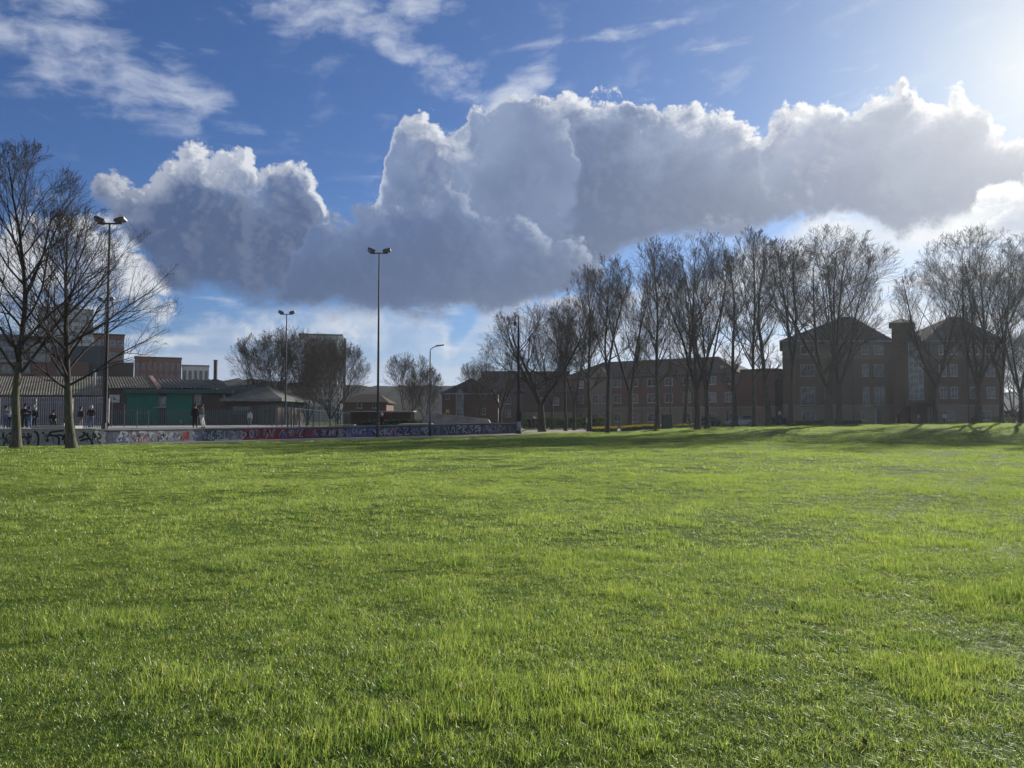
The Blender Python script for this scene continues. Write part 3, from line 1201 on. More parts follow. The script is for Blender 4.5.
# ================================================================== concrete wall with graffiti
def wall_material():
    m = bpy.data.materials.new('painted_concrete_wall')
    m.use_nodes = True
    nt = m.node_tree; S.nt = nt
    b = nt.nodes['Principled BSDF']
    t = S(S.node('ShaderNodeTexCoord').outputs['Object'])
    sp = S.node('ShaderNodeSeparateXYZ'); S.put(sp.inputs[0], t)
    x, z = S(sp.outputs[0]), S(sp.outputs[2])
    w = noise(t, 1.6, 3, 0.6)
    u = lin(x + (w - 0.5) * 1.1, -37.0, 1.0, 0.0, 1.0)
    r = S.node('ShaderNodeValToRGB')
    r.color_ramp.interpolation = 'CONSTANT'
    stops = [(-37, (0.40, 0.39, 0.37)), (-24.5, (0.10, 0.11, 0.17)), (-23.4, (0.20, 0.20, 0.22)), (-21.6, (0.21, 0.21, 0.23)), (-20.9, (0.055, 0.10, 0.045)),
             (-20.0, (0.12, 0.10, 0.10)), (-19.3, (0.28, 0.035, 0.04)), (-17.2, (0.13, 0.13, 0.15)), (-16.4, (0.15, 0.05, 0.07)), (-14.4, (0.10, 0.045, 0.055)),
             (-13.3, (0.075, 0.09, 0.24)), (-11.5, (0.06, 0.085, 0.06)), (-10.8, (0.13, 0.07, 0.16)), (-9.9, (0.06, 0.07, 0.07)), (-7.8, (0.10, 0.12, 0.13)),
             (-6.0, (0.06, 0.07, 0.09)), (-3.6, (0.04, 0.04, 0.05)), (-2.2, (0.10, 0.085, 0.08)), (-1.2, (0.03, 0.05, 0.09))]
    e = r.color_ramp.elements
    while len(e) < len(stops):
        e.new(0.5)
    for k, (xx, c) in enumerate(stops):
        e[k].position = (xx + 37) / 38.0
        e[k].color = (*c, 1)
    S.put(r.inputs[0], u)
    n2 = noise(t, 5.0, 6, 0.7)
    col = mix(sstep(n2, 0.42, 0.66) * 0.6, S(r.outputs[0]), (0.17, 0.165, 0.155))
    col = mix(sstep(noise(t, 9.0, 4, 0.6), 0.55, 0.66) * 0.45, col, (0.03, 0.03, 0.035))
    S.put(b.inputs['Base Color'], col)
    b.inputs['Roughness'].default_value = 0.85
    return m


WM = wall_material()
wall = thing('graffiti_wall', 'long low concrete wall sprayed with graffiti along the edge of the lawn', 'wall')
wtop = lambda x: float(np.interp(x, [-37, -24.6, -24.3, -16, -9.7, -3, 1], [0.98, 0.98, 0.92, 0.93, 1.0, 1.12, 1.1]))
bb, cc = MB(), MB()
TH = 0.38
for (xa, ya), (xb, yb) in zip(WALL[:-1], WALL[1:]):
    d = Vector((xb - xa, yb - ya, 0)); L = d.length; d.normalize()
    nrm = Vector((-d.y, d.x, 0))
    za, zb_ = wtop(xa), wtop(xb)
    A, B_ = Vector((xa, ya, 0)), Vector((xb, yb, 0))
    for b_, z0, (ta, tb), o0, o1 in ((bb, -0.3, (za - .07, zb_ - .07), 0, TH), (cc, None, (za, zb_), -0.035, TH + 0.035)):
        lo = (z0, z0) if z0 is not None else (za - .07, zb_ - .07)
        v = [A + nrm * o0, B_ + nrm * o0, B_ + nrm * o1, A + nrm * o1]
        vv = [v[0] + Vector((0, 0, lo[0])), v[1] + Vector((0, 0, lo[1])), v[2] + Vector((0, 0, lo[1])), v[3] + Vector((0, 0, lo[0])),
              v[0] + Vector((0, 0, ta)), v[1] + Vector((0, 0, tb)), v[2] + Vector((0, 0, tb)), v[3] + Vector((0, 0, ta))]
        b_.add(vv, [(3, 2, 1, 0), (4, 5, 6, 7), (0, 1, 5, 4), (1, 2, 6, 5), (2, 3, 7, 6), (3, 0, 4, 7)])
bb.build('wall_body', WM, wall)
cc.build('coping', STONE, wall)

PAINT = {k: mat('spray_' + k, c, 0.7, 0.06, 3) for k, c in dict(black=(0.018, 0.018, 0.02), white=(0.40, 0.42, 0.44), red=(0.30, 0.035, 0.04), blue=(0.07, 0.10, 0.30), pale=(0.20, 0.24, 0.29)).items()}


def on_wall(px, py, lift=0.006):
    """point on the wall face on the sight line"""
    d = ray(px, py)
    for (xa, ya), (xb, yb) in zip(WALL[:-1], WALL[1:]):
        # solve (d.x t, d.y t) on segment
        ex, ey = xb - xa, yb - ya
        den = d.x * ey - d.y * ex
        if abs(den) < 1e-9: continue
        t = (xa * ey - ya * ex) / den
        s = (d.x * t - xa) / ex
        if t > 0 and -0.02 <= s <= 1.02:
            L = math.hypot(ex, ey)
            return Vector((d.x * t + ey / L * lift, d.y * t - ex / L * lift, CAMZ + d.z * t)), Vector((ex / L, ey / L, 0))
    return None


def stroke(b, pts, wid):
    """sprayed line on the wall face: pts in sight lines, wid in metres"""
    P3 = [on_wall(*p) for p in pts]
    P3 = [p for p in P3 if p]
    if len(P3) < 2: return
    # smooth
    q = []
    for i in range(len(P3) - 1):
        for k in range(4):
            t = k / 4
            p0 = P3[max(i - 1, 0)][0]; p1 = P3[i][0]; p2 = P3[i + 1][0]; p3 = P3[min(i + 2, len(P3) - 1)][0]
            q.append((0.5 * ((2 * p1) + (p2 - p0) * t + (2 * p0 - 5 * p1 + 4 * p2 - p3) * t * t + (3 * p1 - p0 - 3 * p2 + p3) * t ** 3), P3[i][1]))
    q.append(P3[-1])
    vs_, n = [], len(q)
    for i, (p, u) in enumerate(q):
        d = (q[min(i + 1, n - 1)][0] - q[max(i - 1, 0)][0]); 
        a, c = d.dot(u), d.z
        L = math.hypot(a, c) or 1
        side = (u * (-c / L) + Vector((0, 0, a / L))) * wid * 0.5
        vs_ += [p + side, p - side]
    b.add(vs_, [(2 * i, 2 * i + 1, 2 * i + 3, 2 * i + 2) for i in range(n - 1)])


G = {k: MB() for k in PAINT}
blk = [[(-6, 432), (-3, 437), (-2, 443)], [(4, 432), (3, 436), (6, 440), (4, 444), (3, 448)], [(9, 433), (11, 434)],
       [(21, 438), (25, 437), (28, 441), (28, 447)], [(28, 433), (29, 437), (27, 437)], [(34, 431.5), (37, 433), (38.5, 438), (38, 446)], [(42, 433), (44, 433)],
       [(53, 431.5), (50, 433), (50, 435), (46, 437)], [(50, 435), (56, 436), (59, 439), (58.5, 445)], [(56, 436), (61, 435), (63.5, 438), (62, 440)], [(53, 432), (60, 431), (64, 430.5)],
       [(47, 438), (48, 441), (46, 441)], [(79, 438), (83, 436), (85, 434), (83, 432)], [(80, 441), (86, 439), (90, 439), (92, 443), (91, 446)], [(88, 433), (87, 436), (90, 437)],
       [(93, 433), (96, 436), (94, 438)], [(98, 433), (101, 437), (97, 440), (101, 443)]]
for s_ in blk: stroke(G['black'], s_, 0.11)
# pale throw-up letters on the long wall
wht = [[(121, 441), (121, 432), (127, 433), (124, 436), (121, 436)], [(124, 436), (129, 441)], [(131, 441), (134, 432), (137, 441)], [(132, 438), (136, 438)],
       [(139, 432), (146, 433), (140, 440), (147, 440)], [(149, 432), (149, 440)], [(149, 433), (154, 434), (149, 436.5), (154, 440)], [(158, 432), (163, 432), (158, 436), (163, 437), (163, 440), (158, 440)],
       [(166, 433), (168, 439), (171, 433), (173, 439)], [(176, 433), (180, 436), (176, 440)]]
for s_ in wht: stroke(G['white'], s_, 0.13)
red_w = [[(213, 431), (211, 435), (214, 439)], [(217, 431), (221, 431.5), (217, 434), (222, 435), (217, 438.5)], [(225, 431), (225, 438), (229, 438), (229, 431)], [(232, 438.5), (232, 431), (237, 438), (237, 431)],
         [(240, 431), (243, 433), (241, 436), (244, 438)], [(215, 440), (228, 439.5), (243, 439.2)]]
for s_ in red_w: stroke(G['white'], s_, 0.10)
for s_ in [[(262, 431), (262, 438)], [(262, 431), (267, 432), (262, 434.5)], [(270, 438), (272, 431), (275, 438)], [(278, 431), (278, 437.5), (282, 437)], [(285, 431), (290, 431), (286, 437.5), (291, 437)], [(295, 431), (299, 434), (295, 437)]]:
    stroke(G['red'], s_, 0.17)
for s_ in [[(322, 430), (322, 436)], [(322, 430), (326, 431), (322, 433), (327, 436)], [(330, 436), (332, 430), (335, 436)], [(338, 430), (343, 430), (338, 436), (343, 436)], [(347, 430), (347, 436), (351, 435)]]:
    stroke(G['pale'], s_, 0.15)
kz = [[(384, 428.5), (385, 435.5)], [(389, 428.5), (385, 431.5), (390, 435)], [(391, 435), (393, 428.5), (396, 435)], [(397, 428.5), (401, 428.5), (398, 434.5), (402, 434.5)], [(404, 428), (408, 428.5), (405, 434), (409, 434)]]
for s_ in kz: stroke(G['white'], s_, 0.11)
pr = [[(448, 426), (450, 433), (453, 427), (455, 433)], [(457, 433), (457, 426), (461, 427), (457, 429.5)], [(463, 433), (463, 426), (467, 427), (463, 429.5), (467, 433)], [(473, 426), (469.5, 427), (473, 430), (469.5, 432.5)], [(479, 425.5), (475.5, 426.5), (479, 429.5), (475.5, 432)]]
for s_ in pr: stroke(G['white'], s_, 0.10)
for s_ in [[(486, 426), (489, 432)], [(494, 426), (490, 429), (495, 431.5)], [(500, 426), (498, 431)], [(412, 429), (418, 429.5), (414, 434), (420, 433.5)], [(425, 428), (427, 433)], [(436, 427), (440, 428), (437, 433)]]:
    stroke(G['pale'], s_, 0.12)
rs_g = np.random.RandomState(4)
keys = ['black', 'white', 'pale', 'blue', 'red', 'black', 'pale', 'white']
px_ = 112.0
while px_ < 508:
    hgt = 11.0 if px_ < 300 else 9.5
    base_ = float(np.interp(px_, [112, 200, 300, 400, 480, 512], [444.5, 441, 438.5, 436, 434, 433.2]))
    k_ = keys[rs_g.randint(len(keys))]
    w_ = rs_g.uniform(2.5, 6)
    n_ = rs_g.randint(3, 7)
    pts_ = [(px_ + rs_g.uniform(0, w_), base_ - 1.2 - rs_g.uniform(0, hgt - 2)) for _ in range(n_)]
    stroke(G[k_], pts_, rs_g.uniform(.035, .10))
    px_ += rs_g.uniform(.8, 2.4)
for q in range(26):
    px_ = rs_g.uniform(-4, 103)
    stroke(G['black' if q % 3 else 'pale'], [(px_ + rs_g.uniform(-4, 4), rs_g.uniform(433, 445)) for _ in range(rs_g.randint(3, 6))], rs_g.uniform(.03, .06))
for k, b_ in G.items():
    if b_.v: b_.build('graffiti', PAINT[k], wall)

# concrete deck of the skate park behind the wall, and the walk in front of it
dk = MB()
pts = [(x_, y_ + TH + 0.03) for x_, y_ in WALL[1:5]]
dk.prism([(-70, 46, -0.2), (-29.2, 44.2, -0.2), (-24.7, 46.2, -0.2), (-21.7, 52.0, -0.2), (-18.2, 57.6, -0.2), (-17, 75, -0.2), (-26, 88, -0.2), (-90, 88, -0.2)], (0, 0, 0.2 + 0.80))
tag(dk.build('skate_park_deck', CONC), kind='structure')
PATHM = mat('pale_asphalt_path', (0.23, 0.215, 0.19), 0.95, 0.10, 1.2, bump=0.3)
ASPH = mat('road_asphalt', (0.06, 0.06, 0.062), 0.9, 0.12, 1.0, bump=0.3)


def sheet(name, edge_a, edge_b, mat_, lift=0.006, n=60, m=6):
    """strip laid on the terrain between two polylines"""
    def samp(e, t):
        s = [0]
        for p, q in zip(e[:-1], e[1:]): s.append(s[-1] + math.hypot(q[0] - p[0], q[1] - p[1]))
        t *= s[-1]
        return np.interp(t, s, [p[0] for p in e]), np.interp(t, s, [p[1] for p in e])
    v = []
    for i in range(n + 1):
        a, b_ = samp(edge_a, i / n), samp(edge_b, i / n)
        for j in range(m + 1):
            x = a[0] + (b_[0] - a[0]) * j / m; y = a[1] + (b_[1] - a[1]) * j / m
            v.append((x, y, float(gh(x, y)) + lift))
    f = [(i * (m + 1) + j, i * (m + 1) + j + 1, (i + 1) * (m + 1) + j + 1, (i + 1) * (m + 1) + j) for i in range(n) for j in range(m)]
    o = MB().add(v, f).build(name, mat_)
    return tag(o, kind='structure')


near_e = [(x_, float(edge_of_lawn(x_)) + 0.2) for x_ in np.linspace(-25.2, 0.9, 30)]
far_e = [(x_, float(wall_y(x_)) - 0.01) for x_ in np.linspace(-24.6, 0.6, 30)]
sheet('path', near_e, far_e, PATHM, 0.03, 80, 8)
sheet('walkway', [(0.9, 72.6), (8, 81.4), (17.4, 81.4), (17.6, 96.8)], [(0.6, 79), (2, 97), (9, 97), (17.5, 97)], PATHM, 0.03, 40, 30)
sheet('skate_park_ground', [(-17.5, 57.2), (-9.9, 66.6), (-3.2, 74.6), (0.4, 79.0)], [(-17.5, 110), (-9, 110), (-2, 110), (2, 110)], CONC, 0.02, 30, 30)
sheet('road', [(-20, 110.5), (30, 103.2), (90, 98.2), (160, 98)], [(-20, 118), (30, 110), (90, 105), (160, 105)], ASPH, 0.02, 80, 10)
sheet('pavement', [(-20, 118.05), (30, 110.05), (90, 105.05), (160, 105.05)], [(-20, 120), (30, 112), (90, 107), (160, 107)], STONE, 0.12, 80, 4)


# ================================================================== palisade fences
def palisade(name, label, A, B_, z0, h, mat_, pitch=0.155, w=0.07, post=2.75, z0b=None, rails=True):
    A, B_ = Vector((*A, 0)), Vector((*B_, 0))
    z0b = z0 if z0b is None else z0b
    L = (B_ - A).length; u = (B_ - A) / L; nrm = Vector((-u.y, u.x, 0))
    rt = thing(name, label, 'fence', (A.x, A.y, z0), math.atan2(u.y, u.x))
    sl = (z0b - z0) / L
    b = MB()
    n = int(L / pitch)
    for i in range(n):
        x = (i + 0.5) * pitch
        z = sl * x
        jit = random.uniform(-0.01, 0.01)
        b.add([(x - w / 2, jit, z + .05), (x, jit - 0.018, z + .05), (x + w / 2, jit, z + .05), (x + w / 2, jit, z + h - .10), (x, jit - 0.018, z + h), (x - w / 2, jit, z + h - .10),
               (x - w / 2, jit + .004, z + .05), (x + w / 2, jit + .004, z + .05), (x + w / 2, jit + .004, z + h - .10), (x, jit + .004, z + h), (x - w / 2, jit + .004, z + h - .10)],
              [(0, 1, 4, 5), (1, 2, 3, 4), (7, 6, 10, 9, 8), (0, 5, 10, 6), (2, 7, 8, 3), (5, 4, 9, 10), (4, 3, 8, 9)])
    b.build('pale_panel', mat_, rt)
    for zz in (0.35, h - 0.45):
        MB().prism([(0, 0.012, zz), (L, 0.012, zz + sl * L), (L, 0.012, zz + .05 + sl * L), (0, 0.012, zz + .05)], (0, 0.045, 0)).build('rail', mat_, rt)
    k = max(2, int(L / post) + 1)
    for i in range(k):
        x = min(i * L / (k - 1), L)
        MB().box(-.05, .05, 0.06, 0.16, -0.3, h - 0.12).build('post', mat_, rt, loc=(x, 0, sl * x))
    return rt


GREYF = mat('grey_galvanised_pale', (0.23, 0.235, 0.26), 0.6, 0.12, metal=0.2)
GREENF2 = mat('dark_green_pale', (0.05, 0.085, 0.085), 0.5, 0.1)
GREENF = mat('green_coated_pale', (0.06, 0.11, 0.105), 0.5, 0.10, metal=0.1)
palisade('palisade_fence', 'tall grey steel palisade fence in front of the long ribbed roof', (-52, 60.0), (X(108, 60), 60.0), 0.8, 2.46, GREYF, 0.17, 0.085)
palisade('palisade_fence', 'pale green palisade fence in front of the shed with green doors', (X(109, 78), 78.0), (X(258, 84), 84.0), 0.5, 2.05, GREENF, 0.20, 0.085)
palisade('palisade_fence', 'green fence run that steps up toward the floodlight mast', (X(259, 84), 83.9), (X(292, 64), 64.2), 0.4, 2.65, GREENF2, 0.42, 0.045, z0b=0.35)
palisade('palisade_fence', 'dark green fence panel behind the small pale trunked tree', (X(293, 64.4), 64.4), (X(350, 92), 92.0), 0.35, 2.5, GREENF2, 0.3, 0.045, z0b=0.1)
# stair rails behind the mast
rt = thing('stair_railing', 'dark metal stair handrail sloping down beside the mast', 'railing', (X(112, 66), 66, 0.8))
for k in range(3):
    z0 = 0.55 + k * 0.45
    MB().tube([(0, 0, z0 + 1.15), (2.2, 0, z0), (3.2, 0, z0)], 0.025, 6).build('rail', DARKMET, rt)
for xx, zt in ((0, 2.6), (1.1, 2.05), (2.2, 1.5), (3.2, 1.5)):
    MB().tube([(xx, 0, -0.1), (xx, 0, zt)], 0.03, 6).build('post', DARKMET, rt)


# ================================================================== long ribbed shed on the left
RIB = stripes_mat('ribbed_fibre_cement_roof', (0.36, 0.32, 0.24), (0.27, 0.25, 0.20), 0.36, 0)
RIBG = stripes_mat('mossy_ribbed_roof', (0.115, 0.12, 0.10), (0.085, 0.095, 0.082), 0.5, 0)


def ribbed(b, x0, x1, y0, z0, y1, z1, per, amp, dx=0.0):
    """corrugated pitched sheet with modelled ribs running down the slope"""
    n = int((x1 - x0) / per * 4)
    v = []
    for i in range(n + 1):
        x = x0 + (x1 - x0) * i / n
        d = (0, amp, amp, 0)[i % 4]
        v += [(x, y0 - d * .4, z0 + d), (x + dx, y1 - d * .4, z1 + d)]
    return b.add(v, [(2 * i, 2 * i + 2, 2 * i + 3, 2 * i + 1) for i in range(n)])


sh = thing('ribbed_roof_shed', 'long low brick shed with a pale ribbed roof behind the grey fence', 'shed', (0, 0, 0))
yA, xl, xr = 90.0, -95.0, X(105, 90)
ze, zr = Z(396.5, 90), Z(377.5, 98)
PURP = mat('dark_shed_wall', (0.085, 0.075, 0.095), 0.85, 0.12, 0.8)
MB().box(xl, xr, yA, yA + 16, -0.5, ze).build('wall', PURP, sh)
b = MB(); DXR = -4.9
ribbed(b, xl - .3, xr + .3, yA - .5, ze + .05, yA + 8, zr, 0.33, 0.13, DXR); ribbed(b, xl - .3 + 2 * DXR, xr + .3 + 2 * DXR, yA + 16.5, ze + .05, yA + 8.02, zr, 0.33, 0.13, -DXR)
b.build('roof', mat('pale_ribbed_sheet', (0.30, 0.27, 0.20), 0.85, 0.16, 0.8, spec=.1), sh)
MB().tube([(X(94, 93), 93, ze + 0.5), (X(94, 93), 93, Z(369.5, 93))], 0.16, 8).build('flue', STONE, sh)

# depot with green roller doors
gd = thing('green_door_depot', 'low brick depot with two wide green shutter doors and a dark roof', 'depot')
yD = 90.4
x0, x1 = X(105, 90) + .35, X(232, yD)
ze = Z(389.5, yD); zr = Z(377.5, 98)
MB().box(x0, x1, yD, yD + 16, -0.5, ze).build('wall', brick_mat('depot_brick', (0.085, 0.045, 0.042), (0.065, 0.036, 0.036), (0.10, 0.09, 0.085)), gd)
xs_ = X(159, yD)
MB_r = MB(); ribbed(MB_r, x0 - .1, xs_, yD - .6, ze + .08, yD + 7.6, zr, 0.35, 0.12, DXR)
MB_r.build('roof', mat('pale_ribbed_sheet_b', (0.21, 0.195, 0.155), 0.85, 0.16, 0.8, spec=.1), gd)
MB_r = MB(); ribbed(MB_r, xs_ + .5, x1 + .3, yD - .6, ze + .08, yD + 7.6, zr - .3, 0.5, 0.10, DXR); ribbed(MB_r, x0 - .1 + 2 * DXR, x1 + .3 + 2 * DXR, yD + 16.6, ze + .08, yD + 7.63, zr - .32, .5, .1, -DXR)
MB_r.build('roof', mat('mossy_sheet', (0.10, 0.105, 0.085), 0.85, 0.15, 0.8), gd)
MB().prism([(xs_, yD - .7, ze - .05), (xs_ + DXR, yD + 7.6, zr - .1), (xs_ + DXR, yD + 7.6, zr + .25), (xs_, yD - .7, ze + .3)], (0.5, 0, 0)).build('verge', mat('verge_terracotta', (0.34, 0.21, 0.14), .8), gd)
GRN = mat('green_fascia', (0.02, 0.075, 0.062), 0.55, 0.1)
MB().box(X(126, yD), x1 + .3, yD - .72, yD - .62, ze - .45, ze + .02).build('fascia', GRN, gd)
GD = stripes_mat('green_roller_door', (0.014, 0.21, 0.135), (0.010, 0.16, 0.11), 0.12, 2)
for a, c in ((127, 158.5), (167, 192)):
    d_ = MB().box(X(a, yD), X(c, yD), yD - .06, yD + .1, 0.3, Z(391.5, yD)).build('roller_door', GD, gd)
MB().box(X(180, yD) - .0, X(182, yD), yD - .1, yD - .065, 1.0, 1.4).build('sign', FRAME_W, gd)
window(gd, X(160.5, yD), Z(407, yD), 1.4, 1.25, 2, 1, GREYCLAD, GLASS_P, y=yD)
window(gd, X(198, yD), Z(404, yD), 0.8, 1.2, 1, 1, GREYCLAD, GLASS_P, y=yD)
# small white notice by the stairs: a number board and a grey door below
nb = thing('notice_board', 'small white notice board on the depot wall above the stair rails', 'sign', (X(115, yD), yD - .12, Z(402.5, yD)))
MB().box(-.62, .62, -.04, .04, 0, .92).build('board', mat('board_white', (0.50, 0.52, 0.52), .6), nb)
MB().box(-.12, .12, -.055, -.042, .30, .52).build('mark', DARKMET, nb)

# hipped hut at the end of the depot
hu = thing('hip_roof_hut', 'dark hip roofed brick hut joined to the end of the green door depot', 'hut')
yH = 90.0
x0, x1 = X(229, yH), X(276, yH)
ze = Z(399, yH); zr = Z(386, yH + 6)
MB().box(x0, x1, yH, yH + 12, -0.5, ze).build('wall', brick_mat('depot_brick', (0.085, 0.045, 0.042), (0.065, 0.036, 0.036), (0.1, 0.09, 0.085)), hu)
b = MB(); v = [(x0 - .7, yH - .8, ze), (x1 + 1, yH - .8, ze), (x1 + 1, yH + 12.8, ze), (x0 - .7, yH + 12.8, ze), (X(216.5, yH + 4), yH + 6, zr), (X(262, yH + 6), yH + 6, zr + .3)]
b.add(v + [(p[0], p[1], ze - .25) for p in v[:4]], [(0, 1, 5, 4), (1, 2, 5), (2, 3, 4, 5), (3, 0, 4), (6, 7, 1, 0), (7, 8, 2, 1), (8, 9, 3, 2), (9, 6, 0, 3), (9, 8, 7, 6)])
b.build('roof', mat('mossy_hut_roof', (0.075, 0.085, 0.078), 0.8, .15, .9), hu)
MB().tube([(X(228, yH), yH - .85, ze + .1), (X(218, yH + 5), yH + 5, zr + .05)], 0.14, 6).build('hip_tile', mat('hip_tile', (0.22, 0.22, 0.19), .8), hu)
MB().box(x0 - .7, x1 + 1, yH - .95, yH - .82, ze - .28, ze + .05).build('gutter', mat('gutter_grey', (0.16, 0.17, 0.16), .6), hu)
window(hu, X(242, yH), 2.0, 2.2, 1.0, 3, 1, DARKMET, GLASS, y=yH)
st = thing('flue_stack', 'thin dark flue standing up behind the mossy depot roof', 'chimney', (X(215, 112), 112, 0))
MB().lathe([(0.30, 0), (0.28, Z(361, 112)), (0.34, Z(361, 112) + .02), (0.34, Z(360, 112))], 10).build('stack', DARKMET, st)


# ================================================================== town blocks behind, left
def sbox(xa, xb, y0, y1, z0, z1):
    """box whose flanks run away from the park edge"""
    k = y1 / y0
    return MB().prism([(xa, y0, z0), (xb, y0, z0), (xb * k, y1, z0), (xa * k, y1, z0)], (0, 0, z1 - z0))


def block(name, label, cat, pxa, pxb, Y, py_top, depth, wallm, rows, cols, winw, winh, frame=None, glassm=None, base=0.0, flat=True, parapet=True, py_first=None, pitch=3.0, nx=1, rz=0):
    xa, xb = X(pxa, Y), X(pxb, Y)
    mx = (xa + xb) / 2
    rz = -math.degrees(math.atan2(mx, Y))
    r = thing(name, label, cat, (mx, Y, 0), R(rz))
    w = (xb - xa) * math.cos(R(rz))
    zt = Z(py_top, Y)
    MB().box(-w / 2, w / 2, 0, depth, -2, zt).build('wall', wallm, r)
    if parapet:
        MB().box(-w / 2 - .15, w / 2 + .15, -.15, depth + .15, zt + .003, zt + .45).build('parapet', GREYCLAD if wallm in (WHITE,) else DARKMET, r)
    for i in range(rows):
        for j in range(cols):
            z = zt - 1.2 - winh - i * pitch
            x = -w / 2 + w * (j + 0.5) / cols
            window(r, x, z, winw, winh, nx, 1, frame, glassm, sill=False)
    return r


bt = thing('office_block', 'long brick office with a pale grey band and navy cladding above the ribbed roof', 'building')
Y0 = 150.0
sbox(-165, X(88, Y0), Y0, Y0 + 5, -1, Z(362, Y0)).build('wall', BR_RED, bt)
sbox(-165, X(50, Y0), Y0 - .2, Y0 + 4.5, Z(362, Y0) + .01, Z(346.5, Y0)).build('grey_band', GREYCLAD, bt)
sbox(X(32, Y0), X(58, Y0), Y0 - .5, Y0 + 4, Z(349, Y0), Z(343.5, Y0)).build('canopy', GREYCLAD, bt)
sbox(X(50, Y0) + .01, X(103, Y0), Y0 + 1, Y0 + 5, -1, Z(345.5, Y0)).build('navy_cladding', NAVY, bt)
for px_ in (-30, -12, 6, 24):
    window(bt, X(px_, Y0), Z(374, Y0), 2.4, 1.9, 2, 1, DARKMET, GLASS, y=Y0)
for px_ in (-28, 1, 12, 28):
    window(bt, X(px_, Y0), Z(359, Y0), 2.0, 1.6, 2, 1, DARKMET, GLASS, y=Y0 - .2)
window(bt, X(60, Y0), Z(375, Y0), 1.8, 1.7, 2, 1, DARKMET, GLASS, y=Y0)
rw = block('brick_wing', 'plain brown brick block rising behind the grey band between the two lawn trees', 'building', -60, 66, 190, 336, 20, BR_BROWN, 1, 9, 2.2, 1.8, DARKMET)
gt = block('pale_tower', 'pale grey tower seen through the branches of the larger lawn tree', 'tower block', 36, 92, 330, 309, 22, mat('tower_concrete', (0.42, 0.44, 0.47), .8, .08, .3), 11, 8, 1.9, 1.5, GREYCLAD, GLASS_P)
MB().box(-5, 5, 5, 14, Z(309, 330) + .5, Z(303, 330)).build('plant_room', GREYCLAD, gt)
bk = block('brick_flats', 'tall red brick block of flats just right of the larger lawn tree', 'flats', 92, 123, 185, 335.5, 20, BR_OR, 4, 4, 1.3, 1.7, FRAME_W, GLASS_P)
sbox(X(104, 160), X(133, 160), 160, 166, -1, Z(362.5, 160)).build('low_wall_block', BR_DARK)
lw = COL.objects['low_wall_block']; lw.name = 'maroon_block'; tag(lw, 'low windowless maroon brick block beneath the red brick flats', 'building')
b1 = block('brick_flats', 'dark red brick flats with narrow tall windows above the green door depot', 'flats', 134, 181, 210, 358.5, 22, BR_OR, 3, 8, .75, 2.2, FRAME_W, GLASS, pitch=3.1)
MB().box(-1, 4.5, 6, 14, Z(358.5, 210) + .46, Z(356.3, 210)).build('plant_room', BR_DARK, b1)
block('white_block', 'small white block with a row of slim dark windows beside the dark red flats', 'building', 181.5, 208.5, 215, 366.5, 14, WHITE, 1, 5, .8, 3.2, DARKMET, GLASS)

# tower block behind the bushy trees
tb = block('tower_block', 'grey brown residential tower standing behind the bushy bare trees', 'tower block', 303, 337, 300, 335.5, 20, mat('tower_brown', (0.24, 0.24, 0.235), .9, .1, .3), 10, 5, 1.6, 1.4, GREYCLAD, GLASS, parapet=False)
MB().box(6.8, 8.9, -.6, -.05, 0, Z(336, 300)).build('stair_strip', mat('tower_pale_strip', (0.62, 0.62, 0.6), .7), tb)
MB().box(-8.5, 8.6, 1, 19, Z(335.5, 300) + .01, Z(335.5, 300) + .8).build('parapet', DARKMET, tb)
MB().box(-3, 2.5, 4, 12, Z(335.5, 300) + .81, Z(332.8, 300)).build('lift_house', DARKMET, tb)
MB().box(7.0 + 1.95, 9.9, 2, 14, 0, Z(337, 300)).build('side_bay', DARKMET, tb)

# ---------------------------------------------------------------- low houses, centre
hs = thing('brick_bungalow', 'small red brick house with a brown hip roof behind the small pale trunked tree', 'house', (X(366, 130), 130, 0))
MB().box(-3.9, 3.5, 0, 8, -.5, Z(402.5, 130)).build('wall', BR_RED, hs)
hip_roof(MB(), -3.9, 3.5, 0, 8, Z(402.3, 130), 1.5, inset=2.2).build('roof', mat('bungalow_tile', (0.075, 0.058, 0.042), .9, .12, spec=.1), hs)
window(hs, -1.1, Z(408, 130), 0.9, 1.0, 1, 1, FRAME_W, GLASS_P)
window(hs, 1.6, Z(408, 130), 0.9, 1.0, 2, 1, FRAME_W, GLASS)

sb = thing('long_flat_roof_shelter', 'long low shelter with a thin pale flat roof in front of the bungalow', 'shelter', (X(380, 104), 104, 0))
MB().box(-4.6, 4.6, 0, 3.2, Z(411.8, 104), Z(410.8, 104)).build('roof', STONE, sb)
MB().box(-4.4, 4.4, 2.6, 2.8, 0, Z(412, 104)).build('back_wall', BR_DARK, sb)
for xx in (-4.3, -1.5, 1.5, 4.3):
    MB().box(xx - .06, xx + .06, .1, .22, 0, Z(412, 104)).build('post', DARKMET, sb)

